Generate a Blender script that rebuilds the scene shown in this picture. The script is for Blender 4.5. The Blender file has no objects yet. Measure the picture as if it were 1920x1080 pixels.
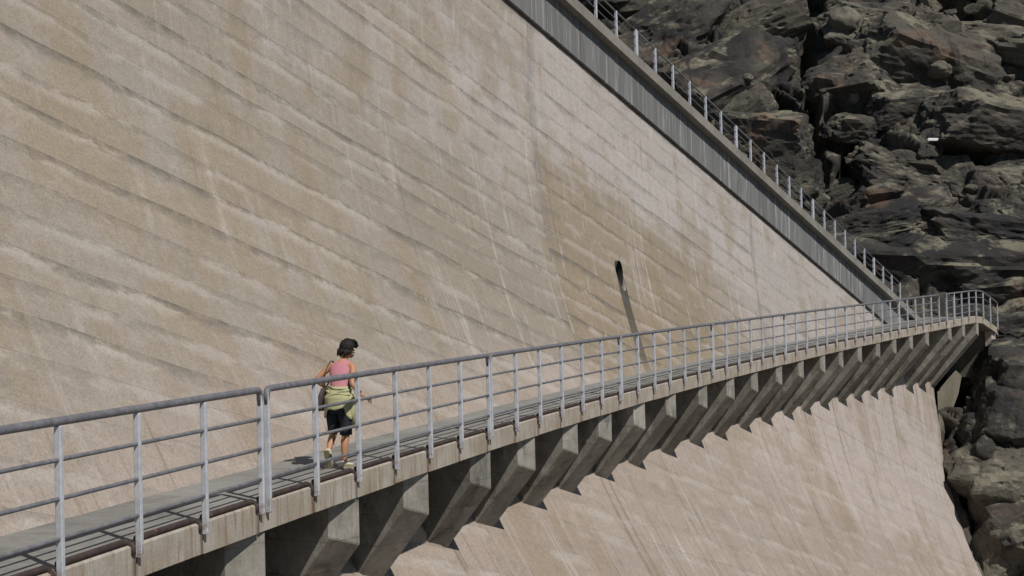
import bpy, bmesh, math, random
import numpy as np
from mathutils import Vector, Matrix

random.seed(7)
rng = np.random.default_rng(11)
scene = bpy.context.scene
COL = scene.collection
R = math.radians

# ------------------------------------------------------------------ camera
FPX = 2600.0                                   # focal length for a 1920 px wide picture
PITCH, ROLL = R(1.32), R(-1.5)
fw = Vector((0, math.cos(PITCH), math.sin(PITCH)))
rt = Vector((1, 0, 0))
up = rt.cross(fw)
cR, sR = math.cos(ROLL), math.sin(ROLL)
rt2 = rt * cR + up * sR
up2 = up * cR - rt * sR
cam_data = bpy.data.cameras.new('camera')
cam = bpy.data.objects.new('camera', cam_data)
COL.objects.link(cam)
cam_data.sensor_width = 36.0
cam_data.lens = FPX / 1920.0 * 36.0
cam_data.clip_start = 0.1
cam_data.clip_end = 6000
cam.matrix_world = Matrix(((rt2.x, up2.x, -fw.x, 0), (rt2.y, up2.y, -fw.y, 0), (rt2.z, up2.z, -fw.z, 0), (0, 0, 0, 1)))
scene.camera = cam

# ------------------------------------------------------------------ light
SUN_AZ, SUN_EL = R(-54), R(49)                 # azimuth from +X, negative = towards the viewer
S = Vector((math.cos(SUN_EL) * math.cos(SUN_AZ), math.cos(SUN_EL) * math.sin(SUN_AZ), math.sin(SUN_EL)))
world = bpy.data.worlds.new('World')
scene.world = world
world.use_nodes = True
wn = world.node_tree
wn.nodes.clear()
wo = wn.nodes.new('ShaderNodeOutputWorld')
wb = wn.nodes.new('ShaderNodeBackground')
ws = wn.nodes.new('ShaderNodeTexSky')
ws.sky_type = 'NISHITA'
ws.sun_disc = False
ws.sun_elevation = SUN_EL
ws.sun_rotation = math.atan2(S.x, S.y)
ws.altitude = 2000
wb.inputs['Strength'].default_value = 0.05
wn.links.new(ws.outputs[0], wb.inputs[0])
wn.links.new(wb.outputs[0], wo.inputs[0])
sl = bpy.data.lights.new('sun', 'SUN')
sl.energy = 3.7
sl.angle = R(0.53)
sl.color = (1.0, 0.955, 0.90)
sun = bpy.data.objects.new('sun', sl)
COL.objects.link(sun)
sun.location = (30, -20, 50)
sun.rotation_euler = (-S).to_track_quat('-Z', 'Y').to_euler()
scene.view_settings.view_transform = 'Standard'
scene.view_settings.look = 'None'
scene.view_settings.exposure = 0.06
scene.view_settings.gamma = 1.0
scene.cycles.max_bounces = 4
scene.cycles.diffuse_bounces = 1
scene.cycles.glossy_bounces = 1

# ------------------------------------------------------------------ helpers
def px_ray(px, py):
    dx, dy = px - 960.0, py - 540.0
    x = cR * dx + sR * dy
    y = -sR * dx + cR * dy
    return (rt * (x / FPX) - up * (y / FPX) + fw).normalized()

class MB:
    def __init__(self):
        self.v, self.f, self.uv, self.uv2 = [], [], [], []
    def add(self, verts, faces, uv=None, uv2=None):
        o = len(self.v)
        self.v.extend([tuple(p) for p in verts])
        self.f.extend([tuple(i + o for i in q) for q in faces])
        self.uv.extend(uv if uv is not None else [(0, 0)] * len(verts))
        self.uv2.extend(uv2 if uv2 is not None else [(0, 0)] * len(verts))
    def mesh(self, name, mat, smooth=False):
        me = bpy.data.meshes.new(name)
        me.from_pydata(self.v, [], self.f)
        li = np.empty(len(me.loops), dtype=np.int32)
        me.loops.foreach_get('vertex_index', li)
        for nm, src in (('uv', self.uv), ('pn', self.uv2)):
            a = np.array(src, dtype=np.float32)
            lay = me.uv_layers.new(name=nm)
            lay.data.foreach_set('uv', a[li].ravel())
        if mat:
            me.materials.append(mat)
        if smooth:
            me.polygons.foreach_set('use_smooth', [True] * len(me.polygons))
        me.update()
        return me
    def build(self, name, mat, parent=None, smooth=False):
        return link(name, self.mesh(name, mat, smooth), parent)

def link(name, me, parent=None):
    o = bpy.data.objects.new(name, me)
    COL.objects.link(o)
    if parent is not None:
        o.parent = parent
    return o

def tag(o, label=None, cat=None, group=None, kind=None):
    if label: o['label'] = label
    if cat: o['category'] = cat
    if group: o['group'] = group
    if kind: o['kind'] = kind
    return o

def empty(name, loc=(0, 0, 0), rz=0.0):
    o = bpy.data.objects.new(name, None)
    COL.objects.link(o)
    o.location = loc
    o.rotation_euler = (0, 0, rz)
    o.empty_display_size = 0.2
    return o

def hexa(mb, p, uv=None):
    """8 points: bottom ring 0-3, top ring 4-7"""
    mb.add(p, [(3, 2, 1, 0), (4, 5, 6, 7), (0, 1, 5, 4), (1, 2, 6, 5), (2, 3, 7, 6), (3, 0, 4, 7)], uv)

def tube(mb, pts, rad, n=10, ell=None, cap=True, upv=Vector((0, 0, 1))):
    pts = [Vector(p) for p in pts]
    rads = rad if isinstance(rad, (list, tuple)) else [rad] * len(pts)
    vs, fs = [], []
    for i, p in enumerate(pts):
        t = (pts[min(i + 1, len(pts) - 1)] - pts[max(i - 1, 0)]).normalized()
        a = t.cross(upv)
        if a.length < 0.05:
            a = t.cross(Vector((1, 0, 0)))
        a.normalize()
        b = a.cross(t)
        r = rads[i]
        ra, rb = (r if isinstance(r, (tuple, list)) else (r, r))
        for k in range(n):
            an = 2 * math.pi * k / n
            vs.append(p + a * (ra * math.cos(an)) + b * (rb * math.sin(an)))
    for i in range(len(pts) - 1):
        for k in range(n):
            k2 = (k + 1) % n
            fs.append((i * n + k, i * n + k2, (i + 1) * n + k2, (i + 1) * n + k))
    if cap:
        fs.append(tuple(range(n - 1, -1, -1)))
        fs.append(tuple((len(pts) - 1) * n + k for k in range(n)))
    mb.add(vs, fs)

def bevel_mesh(me, w, seg=1):
    bm = bmesh.new()
    bm.from_mesh(me)
    bmesh.ops.bevel(bm, geom=bm.edges[:], offset=w, segments=seg, affect='EDGES', profile=0.6)
    bm.to_mesh(me)
    bm.free()
    return me

# ------------------------------------------------------------------ numpy noise
def _hash(ix, iy, seed):
    h = (ix.astype(np.int64) * 374761393 + iy.astype(np.int64) * 668265263 + seed * 974711) & 0x7fffffff
    h = ((h ^ (h >> 13)) * 1274126177) & 0x7fffffff
    h = ((h ^ (h >> 15)) * 2246822519) & 0x7fffffff
    return ((h ^ (h >> 16)) & 0xffffff) / float(0xffffff)

def vnoise(x, y, seed=0):
    ix, iy = np.floor(x), np.floor(y)
    fx, fy = x - ix, y - iy
    fx = fx * fx * fx * (fx * (fx * 6 - 15) + 10)
    fy = fy * fy * fy * (fy * (fy * 6 - 15) + 10)
    a = _hash(ix, iy, seed); b = _hash(ix + 1, iy, seed)
    c = _hash(ix, iy + 1, seed); d = _hash(ix + 1, iy + 1, seed)
    return (a + (b - a) * fx) * (1 - fy) + (c + (d - c) * fx) * fy

def fbm(x, y, seed=0, octv=5, gain=0.5):
    s = 0.0; a = 0.5; t = 0.0
    for o in range(octv):
        s = s + a * (vnoise(x * 2 ** o + 17.3 * o, y * 2 ** o - 9.1 * o, seed + o) * 2 - 1)
        t += a
        a *= gain
    return s / t

def cells(x, y, seed=0, jit=0.9):
    """F1, F2-F1, random id, vector from the cell point"""
    ix, iy = np.floor(x), np.floor(y)
    f1 = np.full(x.shape, 9.0); f2 = np.full(x.shape, 9.0)
    cid = np.zeros(x.shape); dx1 = np.zeros(x.shape); dy1 = np.zeros(x.shape)
    for i in (-1, 0, 1):
        for j in (-1, 0, 1):
            cx, cy = ix + i, iy + j
            qx = cx + 0.5 + jit * (_hash(cx, cy, seed) - 0.5)
            qy = cy + 0.5 + jit * (_hash(cx, cy, seed + 77) - 0.5)
            ddx, ddy = x - qx, y - qy
            d = np.hypot(ddx, ddy)
            r = _hash(cx, cy, seed + 191)
            near = d < f1
            f2 = np.where(near, f1, np.minimum(f2, d))
            cid = np.where(near, r, cid); dx1 = np.where(near, ddx, dx1); dy1 = np.where(near, ddy, dy1)
            f1 = np.where(near, d, f1)
    return f1, f2 - f1, cid, dx1, dy1

def sstep(a, b, x):
    t = np.clip((x - a) / (b - a), 0, 1)
    return t * t * (3 - 2 * t)

# ------------------------------------------------------------------ node materials
class NT:
    def __init__(self, name, rough=0.8, metallic=0.0):
        self.m = bpy.data.materials.new(name)
        self.m.use_nodes = True
        self.t = self.m.node_tree
        self.b = self.t.nodes['Principled BSDF']
        self.b.inputs['Roughness'].default_value = rough
        self.b.inputs['Metallic'].default_value = metallic
        self.b.inputs['Specular IOR Level'].default_value = 0.3
    def n(self, ty, **kw):
        nd = self.t.nodes.new(ty)
        for k, v in kw.items():
            setattr(nd, k, v)
        return nd
    def put(self, sock, val):
        if isinstance(val, bpy.types.NodeSocket):
            self.t.links.new(val, sock)
        else:
            sock.default_value = val
    def math(self, op, a, b=0.0, c=None, clamp=False):
        nd = self.n('ShaderNodeMath', operation=op, use_clamp=clamp)
        self.put(nd.inputs[0], a); self.put(nd.inputs[1], b)
        if c is not None: self.put(nd.inputs[2], c)
        return nd.outputs[0]
    def uv(self, name='uv'):
        nd = self.n('ShaderNodeUVMap'); nd.uv_map = name
        return nd.outputs[0]
    def sep(self, v):
        nd = self.n('ShaderNodeSeparateXYZ'); self.put(nd.inputs[0], v)
        return nd.outputs
    def comb(self, x, y, z=0.0):
        nd = self.n('ShaderNodeCombineXYZ')
        self.put(nd.inputs[0], x); self.put(nd.inputs[1], y); self.put(nd.inputs[2], z)
        return nd.outputs[0]
    def scale(self, v, s):
        nd = self.n('ShaderNodeVectorMath', operation='MULTIPLY')
        self.put(nd.inputs[0], v); nd.inputs[1].default_value = s
        return nd.outputs[0]
    def noise(self, v, sc, det=4, rough=0.55, dist=0.0, off=None):
        nd = self.n('ShaderNodeTexNoise')
        if off is not None:
            ad = self.n('ShaderNodeVectorMath', operation='ADD')
            self.put(ad.inputs[0], v); ad.inputs[1].default_value = off
            v = ad.outputs[0]
        self.put(nd.inputs['Vector'], v)
        nd.inputs['Scale'].default_value = sc
        nd.inputs['Detail'].default_value = det
        nd.inputs['Roughness'].default_value = rough
        nd.inputs['Distortion'].default_value = dist
        return nd.outputs[0]
    def ramp(self, x, a, b, lo=0.0, hi=1.0):
        nd = self.n('ShaderNodeMapRange', interpolation_type='SMOOTHSTEP')
        self.put(nd.inputs[0], x)
        nd.inputs[1].default_value = a; nd.inputs[2].default_value = b
        nd.inputs[3].default_value = lo; nd.inputs[4].default_value = hi
        return nd.outputs[0]
    def mix(self, f, a, b, mode='MIX'):
        nd = self.n('ShaderNodeMix', data_type='RGBA', blend_type=mode)
        self.put(nd.inputs['Factor'], f)
        for s_, v_ in ((nd.inputs['A'], a), (nd.inputs['B'], b)):
            if isinstance(v_, tuple): v_ = (*v_[:3], 1.0)
            self.put(s_, v_)
        for s_ in nd.inputs:
            pass
        return nd.outputs['Result']
    def mixc(self, f, a, b, mode='MIX'):
        nd = self.n('ShaderNodeMix', data_type='RGBA', blend_type=mode)
        self.put(nd.inputs[0], f)
        for k, v_ in ((6, a), (7, b)):
            if isinstance(v_, tuple): v_ = (*v_[:3], 1.0)
            self.put(nd.inputs[k], v_)
        return nd.outputs[2]
    def bump(self, h, strength=0.5, dist=0.02, prev=None):
        nd = self.n('ShaderNodeBump')
        nd.inputs['Strength'].default_value = strength
        nd.inputs['Distance'].default_value = dist
        self.put(nd.inputs['Height'], h)
        if prev is not None: self.put(nd.inputs['Normal'], prev)
        return nd.outputs[0]
    def out(self, color=None, rough=None, normal=None):
        if color is not None:
            if isinstance(color, tuple): color = (*color[:3], 1.0)
            self.put(self.b.inputs['Base Color'], color)
        if rough is not None: self.put(self.b.inputs['Roughness'], rough)
        if normal is not None: self.put(self.b.inputs['Normal'], normal)
        return self.m
    def obj(self):
        return self.n('ShaderNodeTexCoord').outputs['Object']
    def pos(self):
        return self.n('ShaderNodeNewGeometry').outputs['Position']

def mat_face():
    k = NT('weathered_concrete', 0.9)
    uv = k.uv('uv'); U, V, _ = k.sep(uv)
    pn = k.uv('pn'); PR, PD, _ = k.sep(pn)
    c3 = k.comb(U, V, 0.0)
    big = k.noise(c3, 0.16, 2, 0.6)
    mid = k.noise(c3, 0.85, 4, 0.65, 0.4)
    m2 = k.noise(k.scale(c3, (1.0, 1.8, 1)), 1.0, 5, 0.76, 0.3, (40, 3, 1))
    col = k.mixc(k.ramp(big, 0.36, 0.66), (0.280, 0.240, 0.190), (0.312, 0.275, 0.234))
    # washed pale concrete near the crest towards the abutment; paler, pinker tone on the wall below the walkway
    up_ = k.math('ADD', V, k.math('MULTIPLY', k.math('SUBTRACT', mid, 0.5), 5.0))
    washed = k.math('MULTIPLY', k.ramp(up_, 9.0, 3.5), k.math('MULTIPLY_ADD', k.ramp(U, -17.0, 0.0), 0.75, 0.25))
    col = k.mixc(k.math('MULTIPLY', washed, 0.85), col, (0.435, 0.398, 0.372))
    low = k.ramp(k.math('ADD', U, k.math('MULTIPLY', V, 3.9)), 36.0, 42.0)
    lowr = k.math('MULTIPLY', low, k.ramp(k.math('ADD', V, k.math('MULTIPLY', U, 0.6)), 2.0, 7.0))
    col = k.mixc(k.math('MULTIPLY', lowr, 0.78), col, (0.46, 0.395, 0.36))
    # large ochre stains
    ochre = k.ramp(k.math('ADD', k.math('MULTIPLY', big, 0.45), k.math('MULTIPLY', k.noise(k.scale(c3, (0.8, 0.4, 1)), 1.0, 4, 0.62, 0.3, (7, 3, 2)), 0.6)), 0.50, 0.62)
    col = k.mixc(k.math('MULTIPLY', ochre, 0.48), col, (0.262, 0.20, 0.122))
    # broad damp brown patch right of the contraction joint, around the drain
    bx = k.math('ADD', U, k.math('MULTIPLY', k.math('SUBTRACT', big, 0.5), 5.0))
    by = k.math('ADD', V, k.math('MULTIPLY', k.math('SUBTRACT', mid, 0.5), 3.2))
    patch = k.math('MULTIPLY', k.math('MULTIPLY', k.ramp(U, -2.85, -2.65), k.ramp(bx, 11.0, 5.5)), k.math('MULTIPLY', k.ramp(by, 4.0, 5.6), k.ramp(by, 12.0, 9.5)))
    col = k.mixc(k.math('MULTIPLY', patch, 0.68), col, (0.258, 0.20, 0.128))
    # brownish film low down on the wall below the walkway
    film = k.math('MULTIPLY', lowr, k.ramp(k.math('ADD', V, k.math('MULTIPLY', k.math('SUBTRACT', mid, 0.5), 4.0)), 10.0, 12.5))
    col = k.mixc(k.math('MULTIPLY', film, 0.5), col, (0.265, 0.21, 0.15))
    # soft mottling in grey and in pale
    col = k.mixc(k.math('MULTIPLY', k.ramp(m2, 0.52, 0.72), 0.42), col, (0.185, 0.172, 0.145))
    col = k.mixc(k.math('MULTIPLY', k.ramp(m2, 0.46, 0.28), 0.28), col, (0.44, 0.405, 0.37))
    # pale lime runs
    st = k.noise(k.scale(c3, (4.6, 0.22, 1)), 1.0, 4, 0.72, 0.35)
    stm = k.ramp(k.noise(k.scale(c3, (0.7, 0.5, 1)), 1.0, 2, 0.6, 0, (3, 11, 4)), 0.40, 0.60)
    white = k.math('MULTIPLY', k.ramp(st, 0.53, 0.68), stm)
    white = k.math('MULTIPLY', white, k.math('MULTIPLY_ADD', k.ramp(U, -14.0, -2.0), 0.38, 0.20))
    col = k.mixc(white, col, (0.52, 0.485, 0.45))
    # dark runs, strongest below the brackets
    st2 = k.noise(k.scale(c3, (5.5, 0.08, 1)), 1.0, 5, 0.78, 0.2, (13, 2, 9))
    stm2 = k.ramp(k.noise(k.scale(c3, (0.5, 0.45, 1)), 1.0, 2, 0.6, 0, (23, 1, 4)), 0.40, 0.62)
    dark = k.math('MULTIPLY', k.ramp(st2, 0.55, 0.66), k.math('MAXIMUM', stm2, k.math('MULTIPLY', lowr, 0.9)))
    dark = k.math('MULTIPLY', dark, k.math('MULTIPLY_ADD', lowr, 0.45, 0.40))
    col = k.mixc(dark, col, (0.19, 0.15, 0.115))
    # dirt hanging below and around each lift joint, broken and uneven
    jn = k.noise(k.scale(c3, (0.55, 1.5, 1)), 1.0, 4, 0.7, 0, (2, 8, 5))
    jn2 = k.noise(k.scale(c3, (4.0, 5.0, 1)), 1.0, 3, 0.75, 0, (4, 4, 5))
    wid = k.math('MULTIPLY_ADD', k.ramp(jn, 0.34, 0.70), 0.26, 0.06)
    band = k.math('SUBTRACT', 1.0, k.math('DIVIDE', PD, wid), clamp=True)
    band = k.math('MULTIPLY', band, k.ramp(k.math('ADD', jn2, jn), 0.72, 1.22))
    keep = k.math('MULTIPLY_ADD', k.ramp(PR, 0.1, 0.9), 0.85, 0.30)
    band = k.math('MULTIPLY', k.math('MULTIPLY', band, keep), k.math('SUBTRACT', 1.0, k.math('MAXIMUM', k.math('MULTIPLY', washed, 0.3), k.math('MULTIPLY', lowr, 0.72))))
    col = k.mixc(k.math('MINIMUM', k.math('MULTIPLY', band, 0.85), 0.8), col, (0.125, 0.114, 0.096))
    pale = k.math('MULTIPLY', k.ramp(PD, 0.30, 0.12), k.math('SUBTRACT', 1.0, k.math('MINIMUM', k.math('MULTIPLY', band, 4.0), 1.0)))
    col = k.mixc(k.math('MULTIPLY', pale, k.math('MULTIPLY', k.ramp(jn, 0.55, 0.42), 0.4)), col, (0.46, 0.42, 0.38))
    # grey seepage along the contraction joints
    for ju, wd, amt in ((-2.8, 0.30, 0.5), (11.3, 0.22, 0.5), (25.4, 0.16, 0.5)):
        w_ = k.math('ADD', k.math('ABSOLUTE', k.math('SUBTRACT', U, ju + 0.08)), k.math('MULTIPLY', k.math('SUBTRACT', mid, 0.5), 0.6))
        e = k.math('MULTIPLY', k.ramp(w_, wd, 0.02), k.math('MULTIPLY', k.ramp(V, 11.0, 5.0), k.ramp(jn, 0.30, 0.5)))
        col = k.mixc(k.math('MULTIPLY', e, amt), col, (0.20, 0.195, 0.185))
    # wet run below the drain opening
    dm = k.math('ABSOLUTE', k.math('ADD', k.math('SUBTRACT', U, 0.97), k.math('MULTIPLY', k.math('SUBTRACT', mid, 0.5), 0.12)))
    run = k.math('MULTIPLY', k.ramp(dm, 0.26, 0.20), k.math('MULTIPLY', k.ramp(V, 7.2, 7.35), k.ramp(V, 10.2, 9.2)))
    rtone = k.ramp(V, 7.4, 9.9, 0.92, 0.65)
    col = k.mixc(k.math('MULTIPLY', run, rtone), col, (0.062, 0.061, 0.054))
    # speckle
    sp = k.noise(c3, 7.0, 5, 0.85)
    sp2 = k.noise(c3, 30.0, 2, 0.7)
    spk = k.math('ADD', k.math('MULTIPLY', k.math('SUBTRACT', sp, 0.5), 0.72), k.math('MULTIPLY', k.math('SUBTRACT', sp2, 0.5), 0.8))
    g = k.math('MULTIPLY', k.math('MULTIPLY_ADD', PR, 0.08, 0.96), k.math('ADD', 1.0, spk))
    col = k.mixc(1.0, col, k.comb(g, g, g), 'MULTIPLY')
    h = k.math('ADD', k.math('MULTIPLY', sp, 0.5), k.math('MULTIPLY', mid, 1.0))
    return k.out(col, 0.9, k.bump(h, 0.5, 0.03))

def mat_concrete(name, c1, c2, cdark, streak=(5.0, 5.0, 0.5), amt=0.5, sc=1.0, spk=0.35, white=None, pour=False):
    k = NT(name, 0.9)
    p = k.pos()
    a = k.noise(p, 0.8 * sc, 5, 0.6, 0.3)
    col = k.mixc(k.ramp(a, 0.33, 0.68), c1, c2)
    st = k.noise(k.scale(p, streak), 1.0, 5, 0.7, 0.3)
    col = k.mixc(k.math('MULTIPLY', k.ramp(st, 0.48, 0.72), amt), col, cdark)
    if white:
        s2 = k.noise(k.scale(p, streak), 1.7, 4, 0.7, 0.2, (9, 9, 0))
        col = k.mixc(k.math('MULTIPLY', k.ramp(s2, 0.56, 0.70), 0.5), col, white)
    if pour:
        oi = k.n('ShaderNodeObjectInfo').outputs['Random']
        px_, py_, pz_ = k.sep(p)
        ln = k.math('FRACT', k.math('ADD', k.math('DIVIDE', k.math('ADD', pz_, k.math('MULTIPLY', a, 0.06)), 0.42), oi))
        lm_ = k.math('MULTIPLY', k.ramp(k.math('ABSOLUTE', k.math('SUBTRACT', ln, 0.5)), 0.04, 0.0), k.ramp(st, 0.35, 0.6))
        col = k.mixc(k.math('MULTIPLY', lm_, 0.6), col, (0.09, 0.085, 0.075))
        ot = k.math('MULTIPLY_ADD', oi, 0.32, 0.82)
        col = k.mixc(1.0, col, k.comb(ot, ot, ot), 'MULTIPLY')
        rs = k.math('MULTIPLY', k.ramp(k.noise(k.scale(p, (9, 9, 0.7)), 1.0, 3, 0.7, 0.2, (2, 6, 1)), 0.60, 0.72), 0.5)
        col = k.mixc(rs, col, (0.20, 0.13, 0.08))
    s = k.noise(p, 28.0, 4, 0.75)
    s3 = k.noise(p, 6.0, 4, 0.7)
    g = k.math('ADD', 1.0, k.math('ADD', k.math('MULTIPLY', k.math('SUBTRACT', s, 0.5), spk), k.math('MULTIPLY', k.math('SUBTRACT', s3, 0.5), spk)))
    col = k.mixc(1.0, col, k.comb(g, g, g), 'MULTIPLY')
    nb = k.bump(k.math('ADD', s3, k.math('MULTIPLY', s, 0.4)), 0.4, 0.02)
    return k.out(col, 0.92, nb)

def mat_plain(name, c, rough=0.7, var=0.25, sc=20.0, metallic=0.0, bump=0.15):
    k = NT(name, rough, metallic)
    p = k.obj()
    a = k.noise(p, sc, 4, 0.65)
    g = k.math('MULTIPLY_ADD', k.math('SUBTRACT', a, 0.5), var * 2, 1.0)
    col = k.mixc(1.0, c, k.comb(g, g, g), 'MULTIPLY')
    return k.out(col, None, k.bump(a, bump, 0.01))

def mat_steel():
    k = NT('galvanised_steel', 0.5, 0.0)
    p = k.pos()
    a = k.noise(p, 9.0, 4, 0.7)
    col = k.mixc(k.ramp(a, 0.3, 0.7), (0.40, 0.415, 0.445), (0.52, 0.54, 0.575))
    b = k.noise(k.scale(p, (18, 18, 2.5)), 1.0, 4, 0.7)
    col = k.mixc(k.math('MULTIPLY', k.ramp(b, 0.6, 0.75), 0.45), col, (0.28, 0.25, 0.22))
    oz = k.sep(k.obj())[2]
    ft = k.math('MULTIPLY', k.ramp(oz, 0.22, 0.0), k.ramp(k.noise(p, 22.0, 3, 0.7, 0, (3, 3, 3)), 0.42, 0.62))
    col = k.mixc(k.math('MULTIPLY', ft, 0.75), col, (0.20, 0.115, 0.06))
    return k.out(col, k.math('MULTIPLY_ADD', a, 0.25, 0.35))

def mat_rail():
    k = NT('weathered_tube_steel', 0.5, 0.0)
    p = k.pos()
    a = k.noise(p, 11.0, 4, 0.7)
    col = k.mixc(k.ramp(a, 0.3, 0.7), (0.125, 0.126, 0.137), (0.20, 0.20, 0.215))
    return k.out(col, 0.5)

def mat_rust():
    k = NT('rusty_paint', 0.75)
    p = k.pos()
    a = k.noise(p, 8.0, 5, 0.7)
    col = k.mixc(k.ramp(a, 0.4, 0.62), (0.042, 0.032, 0.030), (0.070, 0.047, 0.040))
    b = k.noise(p, 4.0, 4, 0.7, 0, (5, 1, 1))
    col = k.mixc(k.math('MULTIPLY', k.ramp(b, 0.62, 0.72), 0.7), col, (0.20, 0.11, 0.06))
    return k.out(col, 0.8, k.bump(a, 0.5, 0.008))

def mat_fascia():
    k = NT('fascia_concrete', 0.9)
    uv = k.uv('uv'); U, V, _ = k.sep(uv)
    c3 = k.comb(U, V, 0.0)
    a = k.noise(c3, 1.6, 5, 0.6)
    col = k.mixc(k.ramp(a, 0.35, 0.68), (0.33, 0.285, 0.225), (0.43, 0.395, 0.345))
    st = k.noise(k.scale(c3, (11, 0.9, 1)), 1.0, 5, 0.7, 0.2)
    col = k.mixc(k.math('MULTIPLY', k.ramp(st, 0.47, 0.66), 0.75), col, (0.24, 0.165, 0.10))
    st2 = k.noise(k.scale(c3, (16, 0.8, 1)), 1.0, 5, 0.7, 0.2, (3, 7, 0))
    col = k.mixc(k.math('MULTIPLY', k.ramp(st2, 0.56, 0.72), 0.6), col, (0.56, 0.53, 0.49))
    pn = k.uv('pn'); PR, PD, _ = k.sep(pn)          # rust run beside the post foot, PD = metres from panel end
    rn = k.noise(k.scale(c3, (25, 2.5, 1)), 1.0, 4, 0.7)
    rr = k.math('MULTIPLY', k.ramp(k.math('ADD', PD, k.math('MULTIPLY', rn, 0.06)), 0.12, 0.03), 0.85)
    col = k.mixc(rr, col, (0.085, 0.052, 0.032))
    s = k.noise(c3, 30.0, 4, 0.75)
    g = k.math('MULTIPLY_ADD', k.math('SUBTRACT', s, 0.5), 0.5, 1.0)
    col = k.mixc(1.0, col, k.comb(g, g, g), 'MULTIPLY')
    return k.out(col, 0.9, k.bump(s, 0.4, 0.015))

def mat_band():
    k = NT('board_marked_concrete', 0.9)
    uv = k.uv('uv'); U, V, _ = k.sep(uv)
    pn = k.uv('pn'); PR, PD, _ = k.sep(pn)
    c3 = k.comb(U, V, 0.0)
    col = k.mixc(PR, (0.15, 0.152, 0.15), (0.20, 0.20, 0.196))
    st = k.noise(k.scale(c3, (7, 0.45, 1)), 1.0, 5, 0.7, 0.2)
    col = k.mixc(k.math('MULTIPLY', k.ramp(st, 0.5, 0.7), 0.6), col, (0.15, 0.145, 0.14))
    st2 = k.noise(k.scale(c3, (8, 0.4, 1)), 1.0, 5, 0.7, 0.2, (3, 7, 0))
    far = k.math('MULTIPLY_ADD', k.ramp(U, -6, 26), 0.45, 0.5)
    col = k.mixc(k.math('MULTIPLY', k.ramp(st2, 0.53, 0.66), far), col, (0.42, 0.42, 0.41))
    s = k.noise(c3, 22.0, 4, 0.75)
    g = k.math('MULTIPLY_ADD', k.math('SUBTRACT', s, 0.5), 0.6, 1.0)
    col = k.mixc(1.0, col, k.comb(g, g, g), 'MULTIPLY')
    return k.out(col, 0.9, k.bump(s, 0.4, 0.015))

def mat_rock(name='mountain_rock', pale=0.0):
    k = NT(name, 0.93)
    p = k.pos()
    a = k.noise(p, 0.13, 3, 0.6, 0.5)
    col = k.mixc(k.ramp(a, 0.38, 0.62), (0.032, 0.031, 0.030), (0.098, 0.090, 0.074))
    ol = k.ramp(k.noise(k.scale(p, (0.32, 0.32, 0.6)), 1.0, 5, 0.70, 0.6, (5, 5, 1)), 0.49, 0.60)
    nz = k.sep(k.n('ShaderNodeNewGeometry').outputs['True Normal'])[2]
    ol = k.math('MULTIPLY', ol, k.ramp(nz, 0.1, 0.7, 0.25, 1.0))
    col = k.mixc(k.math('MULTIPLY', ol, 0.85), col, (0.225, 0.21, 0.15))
    rust = k.ramp(k.noise(k.scale(p, (0.3, 0.3, 0.22)), 1.0, 4, 0.65, 0.5, (15, 2, 8)), 0.57, 0.68)
    col = k.mixc(k.math('MULTIPLY', rust, 0.55), col, (0.18, 0.115, 0.075))
    red = k.ramp(k.noise(k.scale(p, (0.3, 0.3, 1.3)), 1.0, 4, 0.65, 0.5, (25, 12, 3)), 0.58, 0.68)
    col = k.mixc(k.math('MULTIPLY', red, 0.6), col, (0.075, 0.046, 0.046))
    wet = k.ramp(k.noise(k.scale(p, (0.9, 0.9, 0.12)), 1.0, 4, 0.65, 0.5, (3, 3, 8)), 0.54, 0.64)
    col = k.mixc(k.math('MULTIPLY', wet, 0.75), col, (0.028, 0.028, 0.030))
    if pale:
        col = k.mixc(pale, col, (0.24, 0.225, 0.17))
    s = k.noise(p, 2.6, 6, 0.78, 0.3)
    s2 = k.noise(p, 14.0, 3, 0.75)
    g = k.math('ADD', 1.0, k.math('ADD', k.math('MULTIPLY', k.math('SUBTRACT', s, 0.5), 0.8), k.math('MULTIPLY', k.math('SUBTRACT', s2, 0.5), 0.8)))
    g = k.math('MAXIMUM', g, 0.25)
    col = k.mixc(1.0, col, k.comb(g, g, g), 'MULTIPLY')
    nb = k.bump(k.math('ADD', s, k.math('MULTIPLY', s2, 0.35)), 0.9, 0.16)
    return k.out(col, 0.95, nb)

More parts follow.
